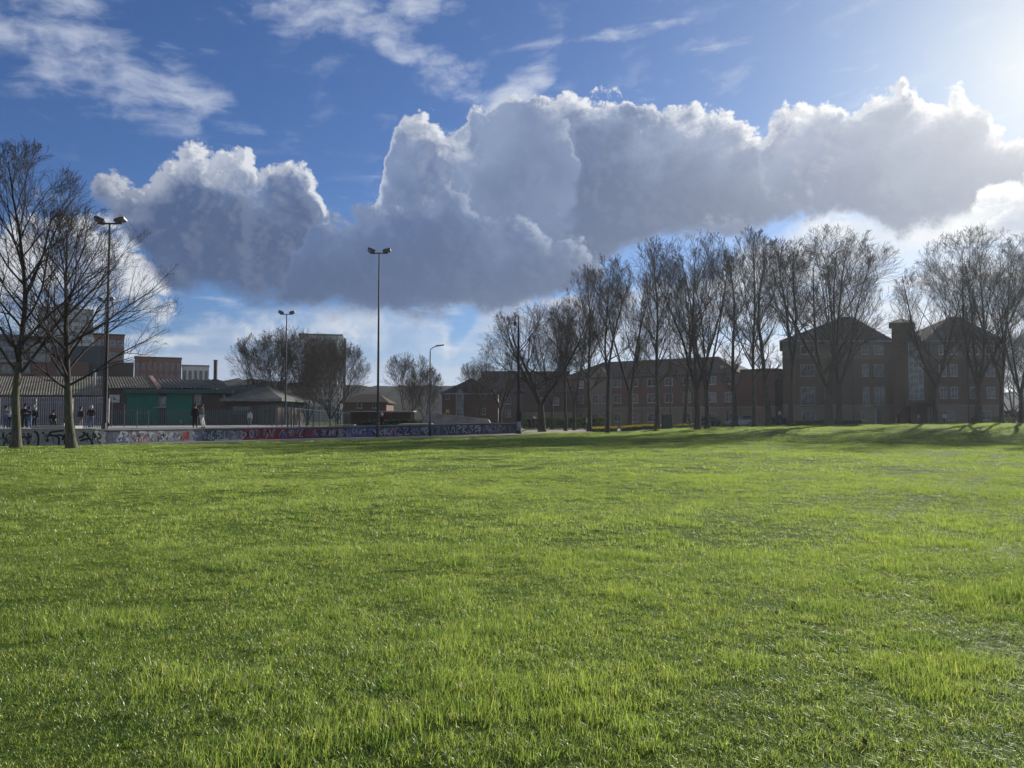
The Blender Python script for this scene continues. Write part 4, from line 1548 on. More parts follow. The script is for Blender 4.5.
h2 = thing('slate_roof_house', 'two storey red brick house with a dark slate roof and a tall window bay', 'house', (X(470, 140), 140, 0))
xw0, xw1 = X(442, 140) - X(470, 140), X(498, 140) - X(470, 140)
ze = Z(393.5, 140)
MB().box(xw0, xw1, 0, 9, -.5, ze).build('wall', BR_RED, h2)
v = [(xw0 - .5, -.5, ze), (xw1 + .3, -.5, ze), (xw1 + .3, 9.5, ze), (xw0 - .5, 9.5, ze), (0.1, 3.2, Z(378, 143)), (0.5, 5.5, Z(378, 143))]
b = MB(); b.add(v, [(0, 1, 4), (2, 3, 5), (3, 0, 4, 5), (3, 2, 1, 0)]); b.build('roof', SLATE, h2)
MB().add([(xw1 + .3, -.5, ze + .01), (xw1 + .3, 9.5, ze + .01), (0.1, 3.19, Z(378, 143) + .01), (0.5, 5.5, Z(378, 143) + .01)], [(0, 1, 3, 2)]).build('sunlit_roof_side', TILE_SUNLIT, h2)  # right slope of the slate roof, sunlight put into its pale colour
MB().box(xw0, xw1, -.58, -.5, ze - .16, ze + .02).build('gutter', FRAME_W, h2)
bay = MB(); bx = X(460, 140) - X(470, 140)
bay.prism([(bx - .75, -.45, 0), (bx + .75, -.45, 0), (bx + .75, -.45, ze), (bx, -.45, ze + .85), (bx - .75, -.45, ze)], (0, .5, 0)); bay.build('bay', mat('bay_panel', (0.22, .24, .27), .6), h2)
for pyb in (402, 416): window(h2, bx, Z(pyb, 140), 1.1, 1.4, 2, 1, FRAME_W, GLASS_P, y=-.47)
window(h2, X(447.5, 140) - X(470, 140), Z(399, 140), .8, .9, 1, 1, FRAME_W, GLASS_P)
window(h2, X(483.5, 140) - X(470, 140), Z(414.5, 140), .8, 1.1, 1, 1, FRAME_W, GLASS)
window(h2, X(483.5, 140) - X(470, 140), Z(398.5, 140), .7, .8, 1, 1, FRAME_W, GLASS)

h3 = thing('brown_roof_block', 'bulky brown brick block with a broad tiled roof behind the lamp column', 'building', (X(512, 160), 160, 0))
MB().box(-7.2, 13, 0, 13, -.5, Z(392, 160)).build('wall', BR_BROWN, h3)
hip_roof(MB(), -7.2, 13, 0, 13, Z(392, 160) + .01, Z(371, 166) - Z(392, 160), inset=1.0).build('roof', TILE, h3)
for px_ in (508, 530, 547):
    window(h3, X(px_, 160) - X(512, 160), Z(404, 160), 1.2, 1.5, 2, 1, FRAME_W, GLASS)
    window(h3, X(px_, 160) - X(512, 160), Z(417, 160), 1.2, 1.5, 2, 1, FRAME_W, GLASS)
h4 = thing('brick_house', 'plain red brick house end between the lamp column and the long apartment block', 'house', (X(548, 138), 138, 0))
MB().box(-4.5, 4.5, 0, 10, -.5, Z(392, 138)).build('wall', BR_DARK, h4)
gable_roof(MB(), -4.5, 4.5, 0, 10, Z(392, 138) + .01, 2.6).build('roof', TILE, h4)
MB().box(-4.5, 4.5, -.05, -.003, -.4, Z(412, 138)).build('plinth_wall', BR_TAN, h4)
for px_ in (540, 556): window(h4, X(px_, 138) - X(548, 138), Z(405, 138), 1.1, 1.3, 2, 1, FRAME_W, GLASS_P)


# ================================================================== long apartment block behind the row of trees
ap = thing('apartment_block', 'long three storey brick apartment block behind the row of tall bare trees', 'apartment block', (X(775, 118), 118, 0.25), 0)
# runs from the right end (near) to the left end (farther)
Ar, Al = Vector((X(775, 118), 118, 0)), Vector((X(561, 142), 142, 0))
u = (Al - Ar); LL = u.length
ap.location = (Al.x, Al.y, 0.0)
ap.rotation_euler = (0, 0, math.atan2(-u.y, -u.x))


def ap_s(px):
    d = ray(px, 400)
    e = Ar - Al
    den = d.x * e.y - d.y * e.x
    t = (Al.x * e.y - Al.y * e.x) / den
    return (Vector((d.x * t, d.y * t, 0)) - Al).length, d.y * t


zeA = Z(371.5, 118)
zg = 3.25
MB().box(0, LL, 0, 12, -1, zg).build('ground_floor_wall', BR_TAN, ap)
MB().box(0, LL, .002, 12.003, zg + .22, zeA).build('upper_wall', BR_RED, ap)
MB().box(-.03, LL + .03, -.06, 12.05, zg + .002, zg + .218).build('band_course', mat('band_course', (0.26, 0.20, .16), .8), ap)
s738 = ap_s(738)[0]
hip_roof(MB(), 0, s738, 0, 12, zeA + .01, 3.3, inset=6.0).build('roof', TILE, ap)
MB().box(s738 + .45, LL + .3, -.3, 12.3, zeA + .01, zeA + .5).build('flat_roof', SLATE, ap)
MB().box(-.4, s738 + .4, -.52, -.42, zeA - .18, zeA + .02).build('gutter', GUTTER, ap)
s590, s615 = ap_s(590)[0], ap_s(613)[0]
b = MB(); b.prism([(s590, -.25, -1), (s615, -.25, -1), (s615, -.25, zeA), ((s590 + s615) / 2, -.25, zeA + 1.9), (s590, -.25, zeA)], (0, .24, 0))
b.build('gable_bay', BR_TAN, ap)
for px_, wd in ((581, 1.1), (596, 1.3), (605.5, 1.1), (617.5, 1.5), (634, 1.5), (652, 1.7), (669, 1.4), (687, 1.3), (712, 1.5), (729, 1.3)):
    s, yy = ap_s(px_)
    yo = -.25 if s590 < s < s615 else 0
    for zz, hh in ((1.0, 1.35), (4.25, 1.5), (7.1, 1.25)):
        if zz > 7 and yo: continue
        window(ap, s, zz, wd, hh, 2, 1, FRAME_W, GLASS_P if random.random() < .5 else GLASS, y=yo)
for k in (0.2, 0.42, 0.66, 0.86):
    MB().tube([(LL * k, -.08, 0), (LL * k, -.08, zeA - .1)], .05, 6).build('drainpipe', GUTTER, ap)
sv = MB(); sv.add([(s738 - 3.2, -.05, zeA + 1.15), (s738 - 2.6, -.05, zeA + 1.15), (s738 - 2.6, .35, zeA + 1.55), (s738 - 3.2, .35, zeA + 1.55)], [(0, 1, 2, 3)]); 
sk = MB().box(s738 - 3.3, s738 - 2.5, 1.2, 1.9, zeA + .9, zeA + 1.35).build('rooflight', FRAME_W, ap)

# grey pale gable beyond the gap
gp = thing('pale_house_end', 'pale narrow house end seen in the gap beside the four storey block', 'house', (X(779, 150), 150, 0))
MB().box(-1.6, 1.6, 0, 9, -.5, Z(374, 150)).build('wall', mat('pale_pebbledash', (.38, .35, .32), .9, .08), gp)
gable_roof(MB(), -1.6, 1.6, 0, 9, Z(374, 150) + .01, 1.4).build('roof', TILE, gp)

# ================================================================== four storey block on the right
YR = 108.0
fr = thing('four_storey_block', 'four storey brick apartment block with two hipped roofs and a central turret', 'apartment block', (X(783, YR), YR, 0.35))
ox = X(783, YR)
rx = lambda px: X(px, YR) - ox
rzz = lambda py: Z(py, YR) - 0.35
ze = rzz(341)
zb1 = rzz(406)
xE = rx(1004)
xa_, xb_ = rx(893), rx(922)     # stair core
SPL = 5.4
def splay(e, z0, z1):
    return MB().prism([(e, e, z0), (xE - e, e, z0), (xE - e, 14 - e, z0), (SPL + e, 14 - e, z0)], (0, 0, z1 - z0))
splay(0, -1, zb1).build('ground_floor_wall', BR_TAN, fr)
splay(.002, zb1 + .2, rzz(359)).build('upper_wall', BR_BROWN, fr)
splay(.008, rzz(359) + .002, ze).build('top_floor_wall', mat('top_floor_render', (0.13, 0.113, 0.10), .9, .1), fr)
splay(-.05, zb1 + .002, zb1 + .198).build('band_course', mat('band_course', (0.26, 0.20, .16), .8), fr)
for (a, c, ap_x, py_a) in ((783, 892, 850, 316.5), (923, 1004, 957, 316.5)):
    b = MB()
    x0, x1 = rx(a) - (.6 if a == 783 else -.0), rx(c) + .3
    ym = 7
    za = Z(py_a, YR + 7) - .35
    v = [(x0, -.6, ze), (x1, -.6, ze), (x1, 14.6, ze), (x0 + (SPL if a == 783 else 0), 14.6, ze), (rx(ap_x) * (YR + 7) / YR + ox * 7 / YR - .6, ym, za), (rx(ap_x) * (YR + 7) / YR + ox * 7 / YR + .6, ym, za)]
    b.add(v + [(p[0], p[1], ze - .2) for p in v[:4]], [(0, 1, 5, 4), (1, 2, 5), (2, 3, 4, 5), (3, 0, 4), (6, 7, 1, 0), (7, 8, 2, 1), (8, 9, 3, 2), (9, 6, 0, 3), (9, 8, 7, 6)])
    b.build('roof', SLATE, fr)
    MB().box(x0, x1, -.74, -.62, ze - .22, ze + .02).build('gutter', mat('gutter_pale', (.20, .21, .22), .6), fr)
# turret / stair core
def sp(x, y, z): return ((x + ox) * (YR + y) / YR - ox, y, z)
def spbox(x0, x1, y0, y1, z0, z1): return MB().prism([sp(x0, y0, z0), sp(x1, y0, z0), sp(x1, y1, z0), sp(x0, y1, z0)], (0, 0, z1 - z0))
spbox(xa_, xb_, -.9, 5, -1, rzz(336)).build('stair_core', BR_DARK, fr)
tz = rzz(336)
spbox(rx(893), rx(914.5), .3, 4.5, tz + .01, rzz(323.5)).build('turret', BR_DARK, fr)
b = MB(); x0, x1 = rx(890.5), rx(917); z0 = rzz(323)
v = [sp(x0, -.4, z0), sp(x1, -.4, z0), sp(x1, 5.2, z0), sp(x0, 5.2, z0), sp((x0 + x1) / 2, 2.4, rzz(316))]
b.add(v + [(p[0], p[1], z0 - .2) for p in v[:4]], [(0, 1, 4), (1, 2, 4), (2, 3, 4), (3, 0, 4), (5, 6, 1, 0), (6, 7, 2, 1), (7, 8, 3, 2), (8, 5, 0, 3), (8, 7, 6, 5)])
b.build('turret_roof', SLATE, fr)
gw, gh_ = rx(920.5) - rx(906), rzz(343) - rzz(400)
window(fr, (rx(920.5) + rx(906)) / 2, rzz(400), gw, gh_, 3, 9, FRAME_W, GLASS_P, y=-.9, sill=False, name='stair_window')
MB().box(rx(902), rx(924), -2.2, -.92, rzz(407), rzz(403)).build('porch_canopy', SLATE, fr)
MB().box(rx(905), rx(921), -1.6, -.93, 0, rzz(407.2)).build('porch', BR_DARK, fr)
BALC = mat('balcony_rail', (0.06, 0.075, 0.075), .5, .1)


def balcony(x, z, w):
    b = MB()
    b.box(-w / 2, w / 2, -.28, -.02, -.12, -.02)
    b.box(-w / 2, w / 2, -.28, -.24, .95, 1.0)
    n = int(w / .13)
    for i in range(n + 1):
        xx = -w / 2 + w * i / n
        b.box(xx - .012, xx + .012, -.27, -.25, -.02, .95)
    o = b.build('balcony', BALC, fr); o.location = (x, 0, z)


for px_, w_, cols in ((808, 1.95, 'b'), (866, .95, ''), (879.5, 1.4, 'b'), (826.5, .5, ''), (943.5, 1.0, ''), (954.5, 1.0, ''), (975, 1.3, 'b'), (991, 1.2, '')):
    for (pt, pb) in ((345.5, 355), (364.5, 377), (387, 406 if px_ in (808, 879.5, 866) else 399)):
        if px_ == 826.5 and pt < 380: continue
        window(fr, rx(px_), rzz(pb) + .12, w_, (rzz(pt) - rzz(pb)) - .12, 2 if w_ > .9 else 1, 1, FRAME_W, GLASS_P if random.random() < .45 else GLASS)
        if cols == 'b' and pt > 350: balcony(rx(px_), rzz(pb), w_ + .3)
window(fr, rx(808), rzz(421), 1.9, 1.3, 3, 1, FRAME_W, GLASS_P)
window(fr, rx(863), rzz(420), .7, 1.2, 1, 1, FRAME_W, GLASS)
MB().box(rx(876), rx(880.5), -.06, -.003, 0, rzz(410)).build('door', DARKMET, fr)
MB().box(rx(875) - .0, rx(876) - .004, -.08, -.002, 0, rzz(409)).build('door_frame', FRAME_W, fr)
window(fr, rx(948), rzz(420), 1.6, 1.3, 2, 1, FRAME_W, GLASS_P)
window(fr, rx(985), rzz(420), 1.6, 1.3, 2, 1, FRAME_W, GLASS)
for px_ in (836, 853, 930, 968):
    MB().tube([(rx(px_), -.08, 0), (rx(px_), -.08, ze - .1)], .05, 6).build('drainpipe', GUTTER, fr)

# far wooded hillside
hx = np.linspace(-560, 800, 420)
v, f = [], []
def hill_py(px):
    return float(np.interp(px, [-200, 205, 240, 270, 345, 480, 560, 700, 1100, 1400], [386, 380, 379, 380, 386.0, 385.5, 388, 392, 392, 396]))
rs = np.random.RandomState(5)
jn = rs.normal(0, 1, 420)
for i, x in enumerate(hx):
    px = 512 + F * x / 500
    zt = Z(hill_py(px), 500) + jn[i] * 0.35
    for k, t in enumerate((0, .35, .7, 1.0)):
        v.append((x, 380 + 120 * t, -3 + (zt + 3) * (t ** 0.8)))
f = [(i * 4 + k, (i + 1) * 4 + k, (i + 1) * 4 + k + 1, i * 4 + k + 1) for i in range(419) for k in range(3)]
hl = MB().add(v, f).build('hill', mat('wooded_hillside', (0.034, 0.028, 0.023), .95, .25, .03, col2=(0.016, 0.016, 0.014), spec=0.0, detail=10))
tag(hl, kind='structure')
# ================================================================== floodlight masts and lamps
MAST = mat('mast_steel', (0.045, 0.043, 0.047), 0.7, 0.12, spec=.2)


def mast(name, label, px, Y, py_top, z0=0.0, r=0.11, turn=0.0, span=0.62):
    rt = thing(name, label, 'floodlight mast', (X(px, Y), Y, z0), 0, 'floodlight masts around the skate park')
    h = Z(py_top, Y) - z0
    MB().lathe([(r * 1.5, 0), (r * 1.5, .25), (r * 1.15, .3), (r, 1.6), (r * .8, h * .5), (r * .52, h)], 12).build('mast', MAST, rt, smooth=True)
    MB().box(-r * 1.1, r * 1.1, -r * 1.7, -r * .9, 0.7, 1.3).build('hatch', DARKMET, rt)
    ca = R(turn)
    MB().box(-span - .15, span + .15, -.04, .04, h - .02, h + .07).build('crossarm', MAST, rt)
    for s, tl in ((-1, 24), (1, -14)):
        m = Matrix.Translation((s * span * 1.05, 0, h + .20)) @ Matrix.Rotation(R(tl), 4, 'Y') @ Matrix.Rotation(R(-24 + 8 * s), 4, 'X')
        b = MB()
        b.box(-.32, .32, -.20, .20, -.05, .10, m)
        b.box(-.24, .24, -.14, .14, .101, .18, m)
        f = b.build('floodlight', DARKMET, rt)
        MB().box(-.29, .29, -.17, .17, -.062, -.052, m).build('lens', glass_mat('floodlight_glass', (0.06, 0.065, 0.07), 0.3), f)
        MB().box(s * span - .03, s * span + .03, -.03, .03, h + .07, h + .2).build('bracket', MAST, rt)
    return rt


mast('floodlight_mast', 'tall twin floodlight mast just right of the larger lawn tree', 105.5, 46.0, 224)
mast('floodlight_mast', 'far twin floodlight mast showing behind the branches of the larger lawn tree', 103.2, 84, 301, 0.8)
mast('floodlight_mast', 'twin floodlight mast in front of the bushy trees and tower block', 285.5, 88, 314.5, 0.3)
mast('floodlight_mast', 'tallest twin floodlight mast standing alone against the clouds', 378, 63.0, 253.5)


def street_lamp(label, px, Y, py_top, z0=0.0, arm=0.85, side=1):
    rt = thing('street_lamp', label, 'street lamp', (X(px, Y), Y, z0))
    h = Z(py_top, Y) - z0
    MB().lathe([(.13, 0), (.13, 1.1), (.085, 1.2), (.07, h * .6), (.05, h - .4)], 10).build('column', DARKMET, rt, smooth=True)
    pts = [(0, 0, h - .42), (0.02 * side, 0, h - .2), (arm * .35 * side, 0, h - .02), (arm * .7 * side, 0, h + .08)]
    MB().tube(pts, .035, 8).build('arm', DARKMET, rt, smooth=True)
    m = Matrix.Translation((arm * 1.0 * side, 0, h + .10)) @ Matrix.Rotation(R(-5 * side), 4, 'Y')
    b = MB(); b.prism([m @ Vector(p) for p in ((-.38, -.12, -.03), (.38, -.07, 0), (.38, .07, 0), (-.38, .12, -.03))], m.to_3x3() @ Vector((0, 0, .10)))
    b.build('lantern', DARKMET, rt)
    return rt


street_lamp('slim dark street lamp with one curved arm behind the graffiti wall', 430, 67.0, 347)
street_lamp('thin dark lamp column standing by the green cabinet among the trees', 670.5, 86, 318, float(gh(X(670, 86), 86)), 0.8, -1)

lp = thing('swan_neck_lamp', 'dark swan neck lamp column with a thick base at the end of the graffiti wall', 'street lamp', (X(518.5, 76.5), 76.5, 0.0))
h = Z(322, 76.5)
NB = mat('navy_painted_steel', (0.010, 0.014, 0.026), .6, .1, spec=.2)
MB().lathe([(.30, 0), (.30, .12), (.26, .18), (.26, 2.2), (.20, 2.35), (.15, 2.5), (.14, h * .6), (.12, h - 1.0)], 12).build('column', NB, lp, smooth=True)
MB().lathe([(.13, h - 1.02), (.14, h - .95), (.10, h - .9), (.06, h)], 10).build('collar', NB, lp, smooth=True)
pts = [(0.0, 0, h - .1)] + [(-.16 + .16 * math.cos(a), 0, h + .35 + .38 * math.sin(a)) for a in np.linspace(0, math.pi, 8)] + [(-.34, 0, h + .1)]
MB().tube(pts, .045, 8).build('swan_neck', NB, lp, smooth=True)
MB().lathe([(.05, 0), (.10, -.06), (.17, -.25), (.14, -.42), (.04, -.52)], 12, (-.34, 0, h + .12)).build('lantern', NB, lp, smooth=True)
MB().box(-.19, .19, -.29, -.265, 0.35, 1.25).build('poster', mat('faded_poster', (0.20, .25, .30), .7, .3, 6), lp)

# grey steel cabinet by the flower bed
kb = thing('steel_cabinet', 'dark grey green steel cabinet at the right end of the daffodil bed', 'cabinet', (X(667, 83), 83.0, float(gh(X(667, 83), 83))), R(-4))
CAB = mat('cabinet_paint', (0.035, 0.050, 0.048), .5, .15)
MB().box(-.55, .55, 0, .55, .08, 1.50).build('body', CAB, kb)
MB().box(-.60, .60, -.05, .60, 1.503, 1.58).build('lid', CAB, kb)
MB().box(-.53, .53, .03, .5, -.1, .078).build('plinth', CONC, kb)
for s in (-1, 1):
    d_ = MB().box(s * .27 - .245, s * .27 + .245, -.022, -.003, .14, 1.44).build('door', CAB, kb)
    MB().box(s * .06 - .012, s * .06 + .012, -.045, -.024, .72, .9).build('handle', GALV, d_)


# ================================================================== cars
def car(label, px, Y, z0, paint, length=4.3, rz=0.0, hatch=True):
    rt = thing('parked_car', label, 'car', (X(px, Y), Y, z0), R(rz), 'cars parked on the road behind the trees')
    L, W = length, 1.76
    # side outline (x forward), z up
    body = [(-L / 2, .42), (-L / 2 + .04, .78), (-L / 2 + .12, .93), (L * .10, .95), (L * .28, .88), (L / 2 - .12, .72), (L / 2, .58), (L / 2, .36), (L / 2 - .1, .24), (-L / 2 + .1, .24)]
    b = MB()
    n = len(body)
    ys_ = [(-W / 2 + .10, 0.90), (-W / 2, 1.0), (W / 2, 1.0), (W / 2 - .10, .90)]
    v = []
    for yy, k in ((-W / 2 + .05, .985), (-W / 2, 1.0), (-W / 2 + .0, 1), (W / 2, 1.0), (W / 2 - .05, .985)):
        v.append(yy)
    rings = [-W / 2 + .06, -W / 2, W / 2, W / 2 - .06]
    vv = []
    for j, yy in enumerate((-W / 2, W / 2)):
        vv += [(x, yy, z) for x, z in body]
    f = [tuple(range(n)), tuple(range(2 * n - 1, n - 1, -1))] + [(i, (i + 1) % n, n + (i + 1) % n, n + i) for i in range(n)]
    bo = b.add(vv, f).build('body', paint, rt)
    bv = bo.modifiers.new('b', 'BEVEL'); bv.width = .09; bv.segments = 3
    # cabin tapers inward
    cab = [(-L / 2 + .18, .92), (-L / 2 + .55, 1.38), (-L * .22, 1.46), (L * .06, 1.44), (L * .25, .90)]
    vv = []
    for s in (-1, 1):
        for x, z in cab:
            vv.append((x, s * (W / 2 - .06 - (z - .9) * .30), z))
    m_ = len(cab)
    GLc = glass_mat('car_glass', (0.02, 0.022, 0.025), 0.05)
    g = MB().add(vv, [tuple(range(m_)), tuple(range(2 * m_ - 1, m_ - 1, -1))] + [(i, i + 1, m_ + i + 1, m_ + i) for i in range(m_ - 1)]).build('cabin_glass', GLc, rt)
    rf = MB()
    yr = W / 2 - .06 - .5 * .30
    rf.prism([(-L / 2 + .50, -yr - .03, 1.385), (-L * .22, -yr - .01, 1.47), (L * .07, -yr - .01, 1.455), (L * .07, yr + .01, 1.455), (-L * .22, yr + .01, 1.47), (-L / 2 + .50, yr + .03, 1.385)][0:6], (0, 0, .03))
    rf.build('roof', paint, rt)
    for s in (-1, 1):
        pl = MB()
        for (xa, za, xb, zb_) in ((-L / 2 + .2, .93, -L / 2 + .55, 1.39), (-L * .06, .93, -L * .05, 1.46), (L * .24, .92, L * .06, 1.45)):
            pl.tube([(xa, s * (W / 2 - .05 - (za - .9) * .30), za), (xb, s * (W / 2 - .05 - (zb_ - .9) * .30), zb_)], .035, 6)
        pl.build('pillar', paint, rt)
        for xw in (-L / 2 + .78, L / 2 - .82):
            w_ = MB(); w_.tube([(xw, s * (W / 2 - .19), .31), (xw, s * (W / 2 + .02), .31)], .31, 20)
            wo_ = w_.build('wheel', mat('tyre', (0.02, .02, .02), .8), rt)
            MB().tube([(xw, s * (W / 2 + .005), .31), (xw, s * (W / 2 + .035), .31)], .19, 14).build('rim', GALV, wo_)
        MB().box(L / 2 - .10, L / 2 + .005, s * .62 - .16, s * .62 + .16, .58, .68).build('headlight', glass_mat('lamp_glass', (0.25, 0.26, 0.27), 0.15), rt)
        MB().box(-L / 2 - .01, -L / 2 + .08, s * .66 - .12, s * .66 + .12, .62, .80).build('tail_light', mat('tail_red', (0.25, 0.01, 0.01), .3), rt)
    return rt


def road_z(x, y): return float(gh(x, y)) + .03
car('dark parked car half hidden behind the bank between two tree trunks', 703, 103.8, road_z(X(703, 103), 103), mat('black_car_paint', (0.012, 0.013, 0.016), .2, .02, spec=.6), 4.4, 176)
car('silver grey parked hatchback beside the dark car behind the bank', 739, 102.5, road_z(X(739, 102.5), 102.5), mat('silver_car_paint', (0.38, 0.40, 0.43), .25, .02, metal=.4, spec=.6), 4.0, 176)


def wheelie(label, px, Y, z0, c, rz=0):
    rt = thing('wheelie_bin', label, 'bin', (X(px, Y), Y, z0), R(rz), 'wheelie bins by the block')
    m = mat('bin_' + c, dict(black=(.02, .02, .022), green=(.02, .06, .03), blue=(.02, .05, .12))[c], .5)
    b = MB(); b.add([(-.22, -.25, .1), (.22, -.25, .1), (.22, .25, .1), (-.22, .25, .1), (-.29, -.32, .98), (.29, -.32, .98), (.29, .34, .98), (-.29, .34, .98)],
                    [(3, 2, 1, 0), (4, 5, 6, 7), (0, 1, 5, 4), (1, 2, 6, 5), (2, 3, 7, 6), (3, 0, 4, 7)]); b.build('body', m, rt)
    MB().prism([(-.31, -.36, .985), (-.31, .40, 1.0), (-.31, .36, 1.09), (-.31, -.1, 1.10)], (.62, 0, 0)).build('lid', m, rt)
    for s in (-1, 1): MB().tube([(s * .2, .27, .1), (s * .29, .27, .1)], .1, 12).build('wheel', mat('tyre', (0.02, .02, .02), .8), rt)
    return rt


for k, (px_, c, lb) in enumerate(((770, 'black', 'black wheelie bin at the left of the bin group in the gap'), (774.5, 'green', 'dark green wheelie bin in the middle of the bin group in the gap'),
                                  (779, 'black', 'black wheelie bin nearest the corner of the four storey block'), (784, 'blue', 'dark blue wheelie bin against the four storey block'))):
    wheelie(lb, px_, 107.2 + .2 * (k % 2) - (.6 if k == 3 else 0), road_z(X(px_, 107), 107) + .1, c, 5 * k - 8)

# road sign post
sp = thing('sign_post', 'small dark round sign on a post beside the parked cars', 'sign', (X(727, 100.5), 100.5, road_z(X(727, 100.5), 100.5)))
MB().tube([(0, 0, -.2), (0, 0, 2.2)], .035, 8).build('post', DARKMET, sp)
MB().tube([(0, -.05, 1.95), (0, -.02, 1.95)], .26, 20).build('sign_plate', DARKMET, sp)

# skate ramps
rp = thing('skate_ramp', 'grey concrete skate ramp with a pale top behind the wall beside the tallest mast', 'ramp', (X(413, 76), 76, 0))
MB().prism([(-2.4, 0, 0), (2.4, 0, 0), (1.7, 0, Z(423.6, 76)), (-1.3, 0, Z(423.6, 76)), (-1.9, 0, .8)], (0, 3, 0)).build('ramp', STONE, rp)
rp = thing('skate_ramp', 'darker concrete skate bank behind the street lamp and the wall', 'ramp', (X(440, 88), 88, 0))
MB().prism([(-2.6, 0, 0), (6.4, 0, 0), (5.6, 0, Z(419.5, 88)), (-.2, 0, Z(413.5, 88)), (-1.4, 0, Z(413.5, 88))], (0, 3, 0)).build('ramp', CONC, rp)
MB().tube([(-1.4, .1, Z(413.5, 88)), (-1.4, .1, Z(413.5, 88) + 1.0), (-.2, .1, Z(413.5, 88) + 1.0), (-.2, .1, Z(413.5, 88))], .03, 6).build('rail', GALV, rp)
tblb = thing('picnic_table', 'pale wooden table on the skate park behind the small pale trunked tree', 'table', (X(346, 72), 72, .1))
MB().box(-.9, .9, -.35, .35, Z(424.5, 72) - .16, Z(424.5, 72) - .1).build('table_top', mat('pale_timber', (.33, .28, .2), .8), tblb)
for sx_ in (-.7, .7):
    for sy_ in (-.25, .25): MB().box(sx_ - .05, sx_ + .05, sy_ - .05, sy_ + .05, -.1, Z(424.5, 72) - .163).build('leg', mat('pale_timber', (.33, .28, .2), .8), tblb)
lg = thing('concrete_ledge', 'pale flat concrete ledge on the deck right of the left tree', 'ledge', (X(54, 46.8), 46.8, .98))
MB().box(-1.35, 1.35, 0, .8, -.05, .14).build('ledge', STONE, lg)


# ================================================================== hedges
def leaf_mat(name, c1, c2):
    m = bpy.data.materials.new(name); m.use_nodes = True; S.nt = m.node_tree; S.nt.nodes.clear()
    t = S(S.node('ShaderNodeNewGeometry').outputs['Position'])
    c = mix(sstep(noise(t, 1.5, 4), .35, .65), c1, c2)
    a = S.node('ShaderNodeBsdfDiffuse'); S.put(a.inputs[0], c)
    b = S.node('ShaderNodeBsdfTranslucent'); S.put(b.inputs[0], mix(1.0, c, (1.6, 1.8, 1.0, 1), 'MULTIPLY'))
    x = S.node('ShaderNodeMixShader'); x.inputs[0].default_value = .3
    S.nt.links.new(a.outputs[0], x.inputs[1]); S.nt.links.new(b.outputs[0], x.inputs[2])
    o = S.node('ShaderNodeOutputMaterial'); S.nt.links.new(x.outputs[0], o.inputs[0])
    return m


HEDGE = leaf_mat('hedge_leaf', (0.022, 0.040, 0.016), (0.045, 0.065, 0.024))


def leaf_cloud(P, size, rs):
    n = len(P)
    a = rs.normal(0, 1, (n, 3)); a /= np.linalg.norm(a, axis=1, keepdims=True)
    b = np.cross(a, rs.normal(0, 1, (n, 3))); b /= np.linalg.norm(b, axis=1, keepdims=True)
    s = (size * rs.uniform(.6, 1.3, n))[:, None]
    V = np.stack([P - a * s, P - b * s * .55, P + a * s, P + b * s * .55], 1).reshape(-1, 3)
    Q = np.arange(n * 4).reshape(-1, 4)
    return V, Q


def hedge(label, A, B_, z0, h, d, n, seed, m=None):
    rs = np.random.RandomState(seed)
    t = rs.rand(n)
    A = np.array(A); B_ = np.array(B_)
    hh = h * (0.85 + .25 * np.interp(t * 12, np.arange(13), rs.rand(13)))
    x = A[0] + (B_[0] - A[0]) * t + rs.normal(0, .12, n)
    y = A[1] + (B_[1] - A[1]) * t + rs.uniform(-d / 2, d / 2, n)
    z = z0 + hh * rs.rand(n) ** .7
    V, Q = leaf_cloud(np.stack([x, y, z], 1), .09, rs)
    o = np_mesh('hedge', V, Q, m or HEDGE, None, False)
    tag(o, label, 'hedge')
    return o


hedge('dark clipped hedge behind the walking person and the lamp column', (X(523, 102), 102), (X(606, 102), 102), .1, 1.55, 1.4, 9000, 1)
hedge('dark low hedge in front of the flat roofed shelter', (X(362, 92), 92), (X(423, 92), 92), 0, 1.35, 1.3, 7000, 2)
hedge('scrubby low hedge at the foot of the four storey block', (X(786, 106.6), 106.6), (X(860, 106.6), 106.6), .5, .75, .8, 5000, 3)
hedge('dark hedge filling the gap at the right end of the four storey block', (X(1003, 112), 112), (X(1062, 112), 112), .4, 2.4, 1.4, 9000, 4)
for k, px_ in enumerate((975, 995, 1010, 1022)):
    o = hedge(('round pale leaved shrub left of three by the right end of the block', 'round pale leaved shrub brightest in the sun near the right edge', 'small round shrub between the two larger ones near the right edge', 'round shrub cut by the right edge of the picture')[k],
              (X(px_ - 3, 104), 104), (X(px_ + 3, 104), 104), .75, 1.0, 1.0, 700, 10 + k, leaf_mat('shrub_leaf', (.10, .12, .05), (.18, .18, .09)))
    o.name = 'shrub'; o['category'] = 'shrub'; o['group'] = 'shrubs by the block'

